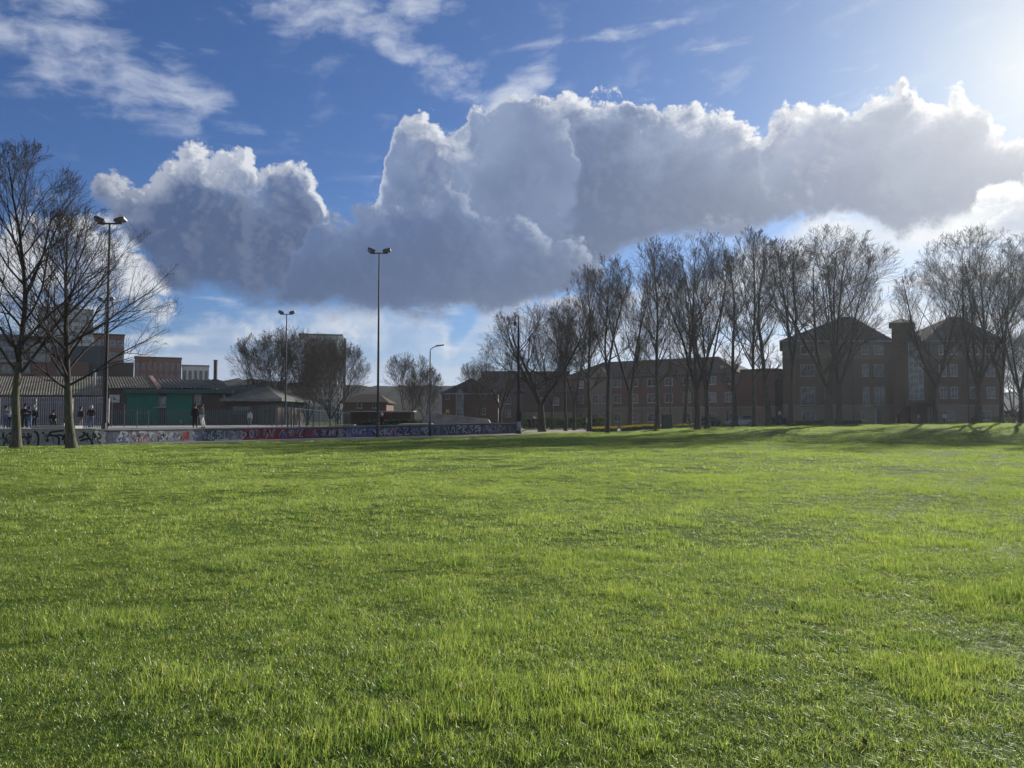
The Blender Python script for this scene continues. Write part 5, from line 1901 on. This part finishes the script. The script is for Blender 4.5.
# ================================================================== daffodils
def daffodils():
    rs = np.random.RandomState(3)
    YEL = mat('daffodil_yellow', (0.80, 0.62, 0.04), .6, .05); GRL = mat('daffodil_leaf', (0.045, 0.10, 0.03), .6, .1)
    V, F_, MI = [], [], []
    n = 0
    for pa, pb, m in ((592, 617, 420), (620, 663, 900), (672, 700, 90)):
        for k in range(m):
            px_ = rs.uniform(pa, pb); y = rs.uniform(83.4, 87.5)
            if math.sin(px_ * .9) + math.sin(px_ * .37 + 1) + .4 * math.sin(y * 5 + px_) < rs.uniform(-2.6, .6): continue
            x = X(px_, y); z = float(gh(x, y)); h_ = rs.uniform(.38, .54); a0 = rs.rand() * 6.28
            # stem and two leaves
            for q in range(3):
                a = a0 + q * 2.1; l = h_ if q == 0 else h_ * .8; o = 0 if q == 0 else .09
                w = .006 if q == 0 else .014
                V += [(x - w, y, z - .02), (x + w, y, z - .02), (x + w + math.cos(a) * o, y + math.sin(a) * o, z + l), (x - w + math.cos(a) * o, y + math.sin(a) * o, z + l)]
                F_.append((n, n + 1, n + 2, n + 3)); MI.append(1); n += 4
            # six petals round a cup
            c = Vector((x, y, z + h_)); ax = Vector((math.cos(a0), math.sin(a0), rs.uniform(-.3, .3))).normalized()
            u = ax.cross(Vector((0, 0, 1))).normalized(); w_ = u.cross(ax)
            for q in range(6):
                a = q * math.pi / 3; d = u * math.cos(a) + w_ * math.sin(a); e = ax.cross(d)
                V += [c, c + d * .035 + e * .024, c + d * .065 + ax * .004, c + d * .035 - e * .024]
                F_.append((n, n + 1, n + 2, n + 3)); MI.append(0); n += 4
            r0 = [c + (u * math.cos(a) + w_ * math.sin(a)) * .013 for a in (0, 1.57, 3.14, 4.71)]
            r1 = [c + ax * .035 + (u * math.cos(a) + w_ * math.sin(a)) * .020 for a in (0, 1.57, 3.14, 4.71)]
            V += r0 + r1
            for q in range(4): F_.append((n + q, n + (q + 1) % 4, n + 4 + (q + 1) % 4, n + 4 + q)); MI.append(0)
            n += 8
    me = bpy.data.meshes.new('daffodils'); me.from_pydata([tuple(p) for p in V], [], F_)
    me.materials.append(YEL); me.materials.append(GRL); me.polygons.foreach_set('material_index', MI)
    o = bpy.data.objects.new('daffodils', me); COL.objects.link(o)
    tag(o, 'bed of yellow daffodils in flower under the trees beside the steel cabinet', 'flowers', kind='stuff')


daffodils()

# ================================================================== trees
def put(root, px, Y, label, rz=0.0, H=None, base=None, sx=1.0, group='bare trees', z=None):
    x = X(px, Y)
    zz = float(gh(x, Y)) if z is None else z
    root.location = (x, Y, zz - .02)
    root.rotation_euler = (0, 0, rz)
    if H is not None and base is not None:
        k = H / base
        root.scale = (k * sx, k * sx, k)
    tag(root, label, 'tree', group)
    return root


HB = 20.0
tA = grow_tree('tree', H=16.0, seed=12, tr=.225, fork=.25, spread=.27, limbs=26, forks=1, up=.22, bark=BARK_G, n2=9, n3=6, n4=5, tw_r=.0048)
put(tA, 17, 39.3, 'bare mossy trunked tree at the left edge of the lawn in front of the wall', R(20), group=None)
tB = grow_tree('tree', H=12.9, seed=35, tr=.25, fork=.27, spread=.37, limbs=28, forks=1, up=.14, low=.15, bark=BARK_G, n2=9, n3=6, n4=5, asym=(.05, 0), tw_r=.0048)
put(tB, 73, 40.8, 'bare wide crowned tree just left of the nearest floodlight mast', R(0), group=None)

V1 = grow_tree('tree', H=HB, seed=3, tr=.30, fork=.20, spread=.22, limbs=30, forks=3, up=.30, n2=8, n3=7, n4=8, thin=.8)     # vase, many ascending stems
V2 = grow_tree('tree', H=HB, seed=8, tr=.28, fork=.26, spread=.20, limbs=26, forks=1, up=.30, n2=9, n3=7, n4=6, thin=.85)     # tall single stem
V3 = grow_tree('tree', H=HB, seed=19, tr=.31, fork=.22, spread=.27, limbs=28, forks=2, up=.25, n2=9, n3=7, n4=6, thin=.85)    # broad
V4 = grow_tree('tree', H=HB, seed=27, tr=.22, fork=.20, spread=.11, limbs=24, forks=1, up=.4, n2=7, n3=5, n4=7, thin=.85)      # narrow
V8 = grow_tree('tree', H=HB, seed=77, tr=.31, fork=.20, spread=.30, limbs=30, forks=4, up=.16, n2=8, n3=7, n4=6, thin=.8)      # fan shaped
V9 = grow_tree('tree', H=HB, seed=91, tr=.26, fork=.32, spread=.18, limbs=24, forks=2, up=.22, n2=9, n3=7, n4=6, lean=(.06, 0), wobk=1.5)
V5 = grow_tree('tree', H=14.0, seed=41, tr=.42, fork=.22, spread=.50, limbs=32, forks=3, up=.10, low=.4, n2=9, n3=6, n4=5, wobk=1.4)   # wide spreading
V6 = grow_tree('tree', H=9.0, seed=53, tr=.15, fork=.18, spread=.42, limbs=28, forks=4, up=.22, bark=BARK_P, n2=8, n3=6, n4=4, tw_r=.007)    # small pale trunk
V7 = grow_tree('tree', H=12.0, seed=61, tr=.18, fork=.10, spread=.40, limbs=32, forks=4, up=.25, n2=8, n3=6, n4=6, tw_r=.008)   # bushy
used = set()


def tree(v, px, Y, H, label, rz, sx=1.0, z=None, group='bare trees in the row along the lawn'):
    base = {id(V5): 14.0, id(V6): 9.0, id(V7): 12.0}.get(id(v), HB)
    H *= 1.04
    k = H / base
    x = X(px, Y)
    zz = float(gh(x, Y)) if z is None else z
    if id(v) in used:
        r = dup(v, (x, Y, zz - .02), R(rz), (k * sx, k * sx, k), label, group, 'tree')
    else:
        used.add(id(v)); r = v
        put(v, px, Y, label, R(rz), H, base, sx, group, z)
    return r


tree(V5, 542, 86, 14.3, 'wide spreading bare tree with a thick trunk just right of the swan neck lamp', 30, 1.0)
tree(V9, 565.5, 90, 15.5, 'slim bare tree between the spreading tree and the walking person', 70, .9)
tree(V3, 574, 94, 16.5, 'bare tree leaning among others left of the walking person', 130, .8)
tree(V2, 589, 87, 18.6, 'straight bare tree rising right beside the walking person', 200, .95)
tree(V9, 607, 79, 18.3, 'bare tree with the thick dark trunk splitting the daffodil bed', 20, .85)
tree(V1, 630, 88, 20.3, 'bare tree with a low V fork behind the daffodil bed', 100, .95)
tree(V2, 657, 80, 19.8, 'leaning bare tree just left of the steel cabinet', 215, .95)
tree(V4, 684, 93, 19.0, 'thin bare tree behind the steel cabinet', 10, 1.3)
tree(V1, 697, 78, 20.3, 'left of the close pair of dense bare trees right of the cabinet', 310, 1.0)
tree(V1, 707, 80, 20.4, 'right of the close pair of dense bare trees right of the cabinet', 255, .85)
tree(V4, 735, 82, 19.0, 'narrow bare tree rising over the parked cars', 95, 1.35)
tree(V2, 754, 80, 20.6, 'tall bare tree just right of the silver parked car', 160, .8)
tree(V4, 769, 90, 22.2, 'narrow upright bare tree in front of the gap between the blocks', 200, 1.5)
tree(V9, 791, 82, 20.6, 'tall bare tree at the left corner of the four storey block', 265, .95)
tree(V8, 829, 84, 21.3, 'broad crowned bare tree before the left half of the four storey block', 180, 1.35)
tree(V1, 839, 86, 21.6, 'second trunk close right of the broad crowned tree before the block', 45, 1.0)
tree(V3, 935, 88, 18.6, 'bare tree before the right hipped roof of the four storey block', 150, 1.0)
tree(V8, 978, 86, 21.8, 'tallest bare tree near the right edge of the picture', 330, 1.15)
tree(V3, 1001, 84, 20.0, 'bare tree second from the right edge of the picture', 75, .8)
tree(V8, 1021, 80, 16.5, 'bare tree cut by the right edge of the picture', 250, 1.0)
tree(V3, 1100, 74, 20.0, 'bare tree outside the right side of the view', 120, 1.0)
tree(V1, 1200, 66, 19.0, 'bare tree farther outside the right side of the view', 20, 1.0)
bg = 'bare trees beyond the skate park'
tree(V6, 331, 74, 9.0, 'small bare tree with a pale trunk behind the wall and before the tower block', 0, 1.05, .05, bg)
tree(V7, 262, 98, 12.0, 'bushy bare tree left of the third floodlight mast', 0, 1.0, .2, bg)
tree(V7, 285, 104, 13.6, 'dense bushy bare tree behind the third floodlight mast', 100, 1.0, .2, bg)
tree(V7, 308, 100, 12.6, 'dense bushy bare tree covering the left of the tower block', 200, .9, .2, bg)
tree(V7, 338, 108, 12.0, 'bushy bare tree before the right side of the tower block', 290, .95, .2, bg)
tree(V7, 408, 110, 10.8, 'bare tree with rounded crown left of the slim street lamp', 40, .95, 0, bg)
tree(V7, 425, 122, 9.6, 'smaller bare tree touching the slim street lamp', 140, .9, 0, bg)
tree(V5, 500, 112, 12.6, 'pale bare tree before the brown roofed block left of the lamp column', 190, .75, 0, bg)
tree(V3, 552, 104, 16.0, 'bare tree behind the thick spreading trunk', 10, .8, 0, bg)
tree(V7, 1013, 124, 15.5, 'bushy bare tree beyond the right end of the four storey block', 50, 1.2, .4, bg)
tree(V7, 1036, 118, 14.5, 'bushy bare tree behind the right edge of the picture', 150, 1.2, .4, bg)
tree(V7, 478, 128, 11.0, 'bushy bare tree beside the slate roofed house', 10, .9, 0, bg)

# a little leaf litter lying in the grass
rs = np.random.RandomState(9)
lx, ly = [], []
while len(lx) < 170:
    y = 3 + 22 * rs.rand() ** 1.3; x = rs.uniform(-.75, .75) * y
    lx.append(x); ly.append(y)
lx, ly = np.array(lx), np.array(ly)
V, Q = leaf_cloud(np.stack([lx, ly, gh(lx, ly) + rs.uniform(.015, .05, len(lx))], 1), .019, rs)
o = np_mesh('leaf_litter', V, Q, mat('dead_leaf', (0.24, 0.17, 0.10), .8, .3, 3), None, False)
tag(o, 'a few dead brown leaves lying in the grass', 'leaves', kind='stuff')
# ================================================================== people
def skin_obj(name, nodes, edges, rad, mat_, parent, root=0, sub=1):
    me = bpy.data.meshes.new(name)
    me.from_pydata([tuple(n) for n in nodes], edges, [])
    o = bpy.data.objects.new(name, me)
    COL.objects.link(o)
    o.parent = parent
    md = o.modifiers.new('skin', 'SKIN')
    if not me.skin_vertices:
        bpy.context.view_layer.objects.active = o
    sv_ = me.skin_vertices[0].data
    for i, r in enumerate(rad):
        sv_[i].radius = (r, r) if not isinstance(r, tuple) else r
        sv_[i].use_root = (i == root)
    md.use_smooth_shade = True
    s = o.modifiers.new('sub', 'SUBSURF'); s.levels = sub; s.render_levels = sub
    me.materials.append(mat_)
    return o


SKINM = mat('skin', (0.40, 0.24, 0.17), .6, .05)
HAIRS = {k: mat('hair_' + k, c, .7, .1) for k, c in dict(dark=(.02, .016, .013), brown=(.06, .035, .02), grey=(.4, .4, .38)).items()}
CLO = {}


def cloth(k):
    c = dict(black=(.015, .015, .018), navy=(.02, .028, .06), grey=(.16, .165, .18), white=(.62, .62, .62), denim=(.08, .12, .20), pale=(.45, .45, .46), yellow=(.45, .42, .10), brown=(.10, .07, .05), green=(.04, .06, .04), red=(.3, .03, .03))[k]
    return mat('cloth_' + k, c, .9, .1, 6)


def person(label, loc, rz=0, h=1.74, top='black', legs='navy', hair='dark', pose='stand', arms='down', hood=False, lean=0.0, bag=None):
    """one continuous body with jacket, trousers, shoes and hair over it; faces -y before turning"""
    rt = thing('person', label, 'person', loc, R(rz))
    k = h / 1.74
    V3_ = lambda x, y, z: Vector((x, y, z)) * k
    sit = pose == 'sit'
    hipz = .92
    pel = V3_(0, 0, hipz)
    if sit: pel = V3_(0, 0, .12)
    dl = Vector((0, -lean, 0))
    up_ = lambda z, y=0: pel + V3_(0, -lean * z + y, z)
    waist, chest, neckb, neck, head, crown_ = up_(.16), up_(.38), up_(.52), up_(.60), up_(.70, -.015), up_(.80)
    N = [pel, waist, chest, neckb, neck, head, crown_]
    Rr = [.145, .125, .15, .07, .052, .092, .06]
    Rr = [r * k for r in Rr]
    Rr[0] = (.155 * k, .11 * k); Rr[1] = (.14 * k, .10 * k); Rr[2] = (.165 * k, .11 * k)
    E = [(0, 1), (1, 2), (2, 3), (3, 4), (4, 5), (5, 6)]

    def chain(start, pts, rads):
        p = start
        for q, r in zip(pts, rads):
            N.append(q); Rr.append(r * k); E.append((p, len(N) - 1)); p = len(N) - 1
        return p
    legsP, armsP = [], []
    for s in (-1, 1):
        if sit:
            hp = pel + V3_(s * .10, 0, -.02); kn = hp + V3_(s * .05, -.42, .03); an = kn + V3_(0, .04 if s < 0 else -.06, -.42)
        elif pose == 'walk':
            hp = pel + V3_(s * .09, 0, -.04); kn = hp + V3_(0, -.12 * s, -.42); an = kn + V3_(0, .14 if s > 0 else .12, -.40)
        elif pose == 'crouch':
            hp = pel + V3_(s * .10, 0, -.02); kn = hp + V3_(s * .05, -.35, .05); an = kn + V3_(0, .18, -.38)
        else:
            hp = pel + V3_(s * .09, 0, -.04); kn = hp + V3_(s * .015, -.02, -.42); an = kn + V3_(s * .01, .03, -.39)
        toe = an + V3_(s * .02, -.15, -.055)
        e = chain(0, [hp, kn, an, toe], [.085, .055, .036, .030])
        legsP.append((hp, kn, an, toe))
        sh_ = up_(.48) + V3_(s * .17, 0, 0)
        if arms == 'down': el = sh_ + V3_(s * .06, .03, -.29); wr = el + V3_(s * .01, -.07, -.24)
        elif arms == 'pocket': el = sh_ + V3_(s * .11, .06, -.26); wr = el + V3_(-s * .08, -.12, -.18)
        elif arms == 'phone': el = sh_ + V3_(s * .06, -.03, -.28); wr = el + V3_(-s * .10, -.22, .08)
        else: el = sh_ + V3_(s * .07, -.10, -.24); wr = el + V3_(-s * .08, -.22, -.08)
        a2 = chain(2, [sh_, el, wr], [.056, .040, .028])
        hd = (wr - el).normalized()
        palm = wr + hd * .07 * k
        chain(a2, [palm], [.026]); pi_ = len(N) - 1
        side = hd.cross(Vector((0, 1, 0)) if abs(hd.y) < .8 else Vector((1, 0, 0))).normalized()
        for q, L in ((-1.5, .062), (-.5, .075), (.5, .07), (1.5, .055)):
            b0 = palm + side * q * .016 * k + hd * .03 * k
            chain(pi_, [b0, b0 + hd * L * .6 * k, b0 + hd * L * k + V3_(0, -.012, 0)], [.009, .0085, .007])
        chain(a2, [wr + hd * .035 * k - side * .034 * k, wr + hd * .075 * k - side * .05 * k], [.011, .009])
        armsP.append((sh_, el, wr))
    # nose and ears give the head a face
    b = skin_obj('body', N, E, Rr, SKINM, rt)
    fc = MB()
    hc = head
    fc.prism([hc + V3_(-.012, -.085, -.02), hc + V3_(.012, -.085, -.02), hc + V3_(.006, -.085, .02), hc + V3_(-.006, -.085, .02)], V3_(0, -.028, -.008))
    for s in (-1, 1):
        fc.lathe([(.008 * k, -.025 * k), (.017 * k, 0), (.008 * k, .028 * k)], 6, hc + V3_(s * .09, .0, -.005))
    fc.build('face', SKINM, rt)
    ey = MB()
    for s in (-1, 1): ey.lathe([(.004 * k, -.006 * k), (.012 * k, 0), (.004 * k, .006 * k)], 6, hc + V3_(s * .033, -.086, .018))
    ey.box(-.022 * k, .022 * k, (hc.y - .094 * k), (hc.y - .082 * k), hc.z - .052 * k, hc.z - .044 * k)
    ey.build('eyes', HAIRS['dark'], rt)
    # jacket
    n2 = [pel + V3_(0, 0, -.03), waist, chest, neckb + V3_(0, 0, -.02)]; e2 = [(0, 1), (1, 2), (2, 3)]
    r2 = [(.185 * k, .135 * k), (.175 * k, .130 * k), (.195 * k, .14 * k), .085 * k]
    for sh_, el, wr in armsP:
        n = len(n2); n2 += [sh_, el, wr]; e2 += [(2, n), (n, n + 1), (n + 1, n + 2)]; r2 += [.078 * k, .062 * k, .046 * k]
    skin_obj('jacket', n2, e2, r2, cloth(top), rt, 1)
    # trousers
    n3 = [pel + V3_(0, 0, .02)]; e3 = []; r3 = [(.165 * k, .125 * k)]
    for hp, kn, an, toe in legsP:
        n = len(n3); n3 += [hp, kn, an + V3_(0, 0, .02)]; e3 += [(0, n), (n, n + 1), (n + 1, n + 2)]; r3 += [.105 * k, .078 * k, .060 * k]
    skin_obj('trousers', n3, e3, r3, cloth(legs), rt)
    for hp, kn, an, toe in legsP:
        skin_obj('shoe', [an + V3_(0, .04, -.045), an + V3_(0, -.05, -.05), toe], [(0, 1), (1, 2)], [.045 * k, .047 * k, .038 * k], cloth('white' if legs == 'denim' else 'black'), rt)
    # hair or hood
    if hood:
        skin_obj('hood', [neckb + V3_(0, .05, .02), head + V3_(0, .035, .01), crown_ + V3_(0, .01, -.02)], [(0, 1), (1, 2)], [.09 * k, .115 * k, .07 * k], cloth(top), rt, 1)
    else:
        skin_obj('hair', [head + V3_(0, .035, -.02), head + V3_(0, .022, .055), crown_ + V3_(0, -.02, -.005)], [(0, 1), (1, 2)], [.080 * k, .098 * k, .070 * k], HAIRS[hair], rt, 1)
    if bag:
        MB().prism([chest + V3_(-.15, .13, -.28), chest + V3_(.15, .13, -.28), chest + V3_(.14, .13, .12), chest + V3_(-.14, .13, .12)], V3_(0, .14, 0)).build('rucksack', cloth(bag), rt)
    return rt


def P(label, px, Y, z, **kw):
    return person(label, (X(px, Y), Y, z), **kw)


DZ = .80
P('person in a grey jacket standing left of the left lawn tree', 6.5, 56, DZ, top='grey', legs='denim', rz=20, h=1.66, arms='pocket', lean=.08)
P('person in a pale hooded top beside the left lawn tree trunk', 11, 55, DZ, top='pale', legs='navy', rz=-60, h=1.60, pose='stand', arms='phone', hood=True)
P('person in black standing close right of the left lawn tree trunk', 25, 55, DZ, top='black', legs='black', rz=30, h=1.78)
P('person with a pale face and navy coat second right of the left tree trunk', 30, 54, DZ, top='navy', legs='denim', rz=-10, h=1.62, arms='phone', lean=.12, hood=True)
P('white capped person in dark clothes leaning on the fence', 35, 57.5, DZ, top='black', legs='navy', rz=60, h=1.70, hair='grey', lean=.1)
P('person in black sitting on a step by the grey fence', 53, 57, DZ + .42, top='black', legs='green', rz=40, h=1.72, pose='sit', lean=.18, arms='fwd')
bx_ = thing('concrete_block', 'low concrete block under the person sitting by the grey fence', 'block', (X(53, 57), 57.1, DZ))
MB().box(-.9, .9, -.15, .45, 0, .42).build('block', CONC, bx_)
P('person in an open dark coat just right of the larger lawn tree', 81, 57.5, DZ, top='black', legs='grey', rz=-15, h=1.62, arms='down')
P('person in a black jacket and jeans with a white cap before the grey fence', 91.5, 57, DZ, top='black', legs='denim', rz=10, h=1.74, arms='pocket', hair='grey')
P('person in black standing at the foot of the nearest floodlight mast', 107.5, 49, .35, top='black', legs='black', rz=-70, h=1.66, hair='grey', lean=.15)
P('person in black standing on the wall with a rucksack', 195.5, 51.6, .93, top='black', legs='black', rz=200, h=1.60, bag='black')
P('person in a grey top and white trousers stepping along the wall', 202.5, 51.9 + .75, .93, top='grey', legs='white', rz=-50, h=1.62, pose='walk', arms='fwd')
P('person in pale clothes standing on the deck before the green fence', 250, 73, DZ, top='pale', legs='grey', rz=0, h=1.50)
P('person in black standing beside the tallest floodlight mast', 382, 68.8, 0.35, top='black', legs='black', rz=-30, h=1.70, hair='grey')
P('person in a yellow green jacket on the skate bank behind the street lamp', 447.5, 89, Z(420, 89), top='yellow', legs='navy', rz=20, h=1.45)
P('person in dark clothes left of a pair beyond the swan neck lamp', 529.5, 96, .1, top='black', legs='black', rz=15, h=1.66)
P('person in navy clothes right of a pair beyond the swan neck lamp', 534, 96.5, .1, top='navy', legs='black', rz=-30, h=1.70, hair='grey')
P('person in a white top and pale trousers walking past the daffodil bed', 587, 91.5, float(gh(X(587, 91.5), 91.5)) + .03, top='white', legs='denim', rz=80, h=1.78, pose='walk', arms='down')
P('person in a pale coat near the wheelie bins in the gap', 779.5, 106, road_z(X(779, 106), 106) + .75, top='white', legs='black', rz=20, h=1.5)
P('person in a pale coat left of two walking before the four storey block', 918, 101, road_z(X(918, 101), 101), top='pale', legs='grey', rz=60, h=1.70, pose='walk')
P('person in a pale coat right of two walking before the four storey block', 944, 101, road_z(X(944, 101), 101), top='white', legs='grey', rz=-60, h=1.68, pose='walk')
P('person in dark clothes with a white cap by the porch of the four storey block', 898, 102, road_z(X(898, 102), 102) + .1, top='black', legs='black', rz=10, h=1.75, hair='grey')
# ================================================================== air
hm = bpy.data.materials.new('haze_air')
hm.use_nodes = True
S.nt = hm.node_tree
S.nt.nodes.clear()
pv = S.node('ShaderNodeVolumePrincipled')
pv.inputs['Color'].default_value = (0.80, 0.89, 1.0, 1)
pv.inputs['Density'].default_value = 0.00021
pv.inputs['Anisotropy'].default_value = 0.5
ho = S.node('ShaderNodeOutputMaterial')
S.nt.links.new(pv.outputs[0], ho.inputs['Volume'])
hz = MB().box(-3150, 3150, -650, 4100, -5.0, 72).build('haze', hm)
tag(hz, 'thin pale air over the park', None, kind='stuff')
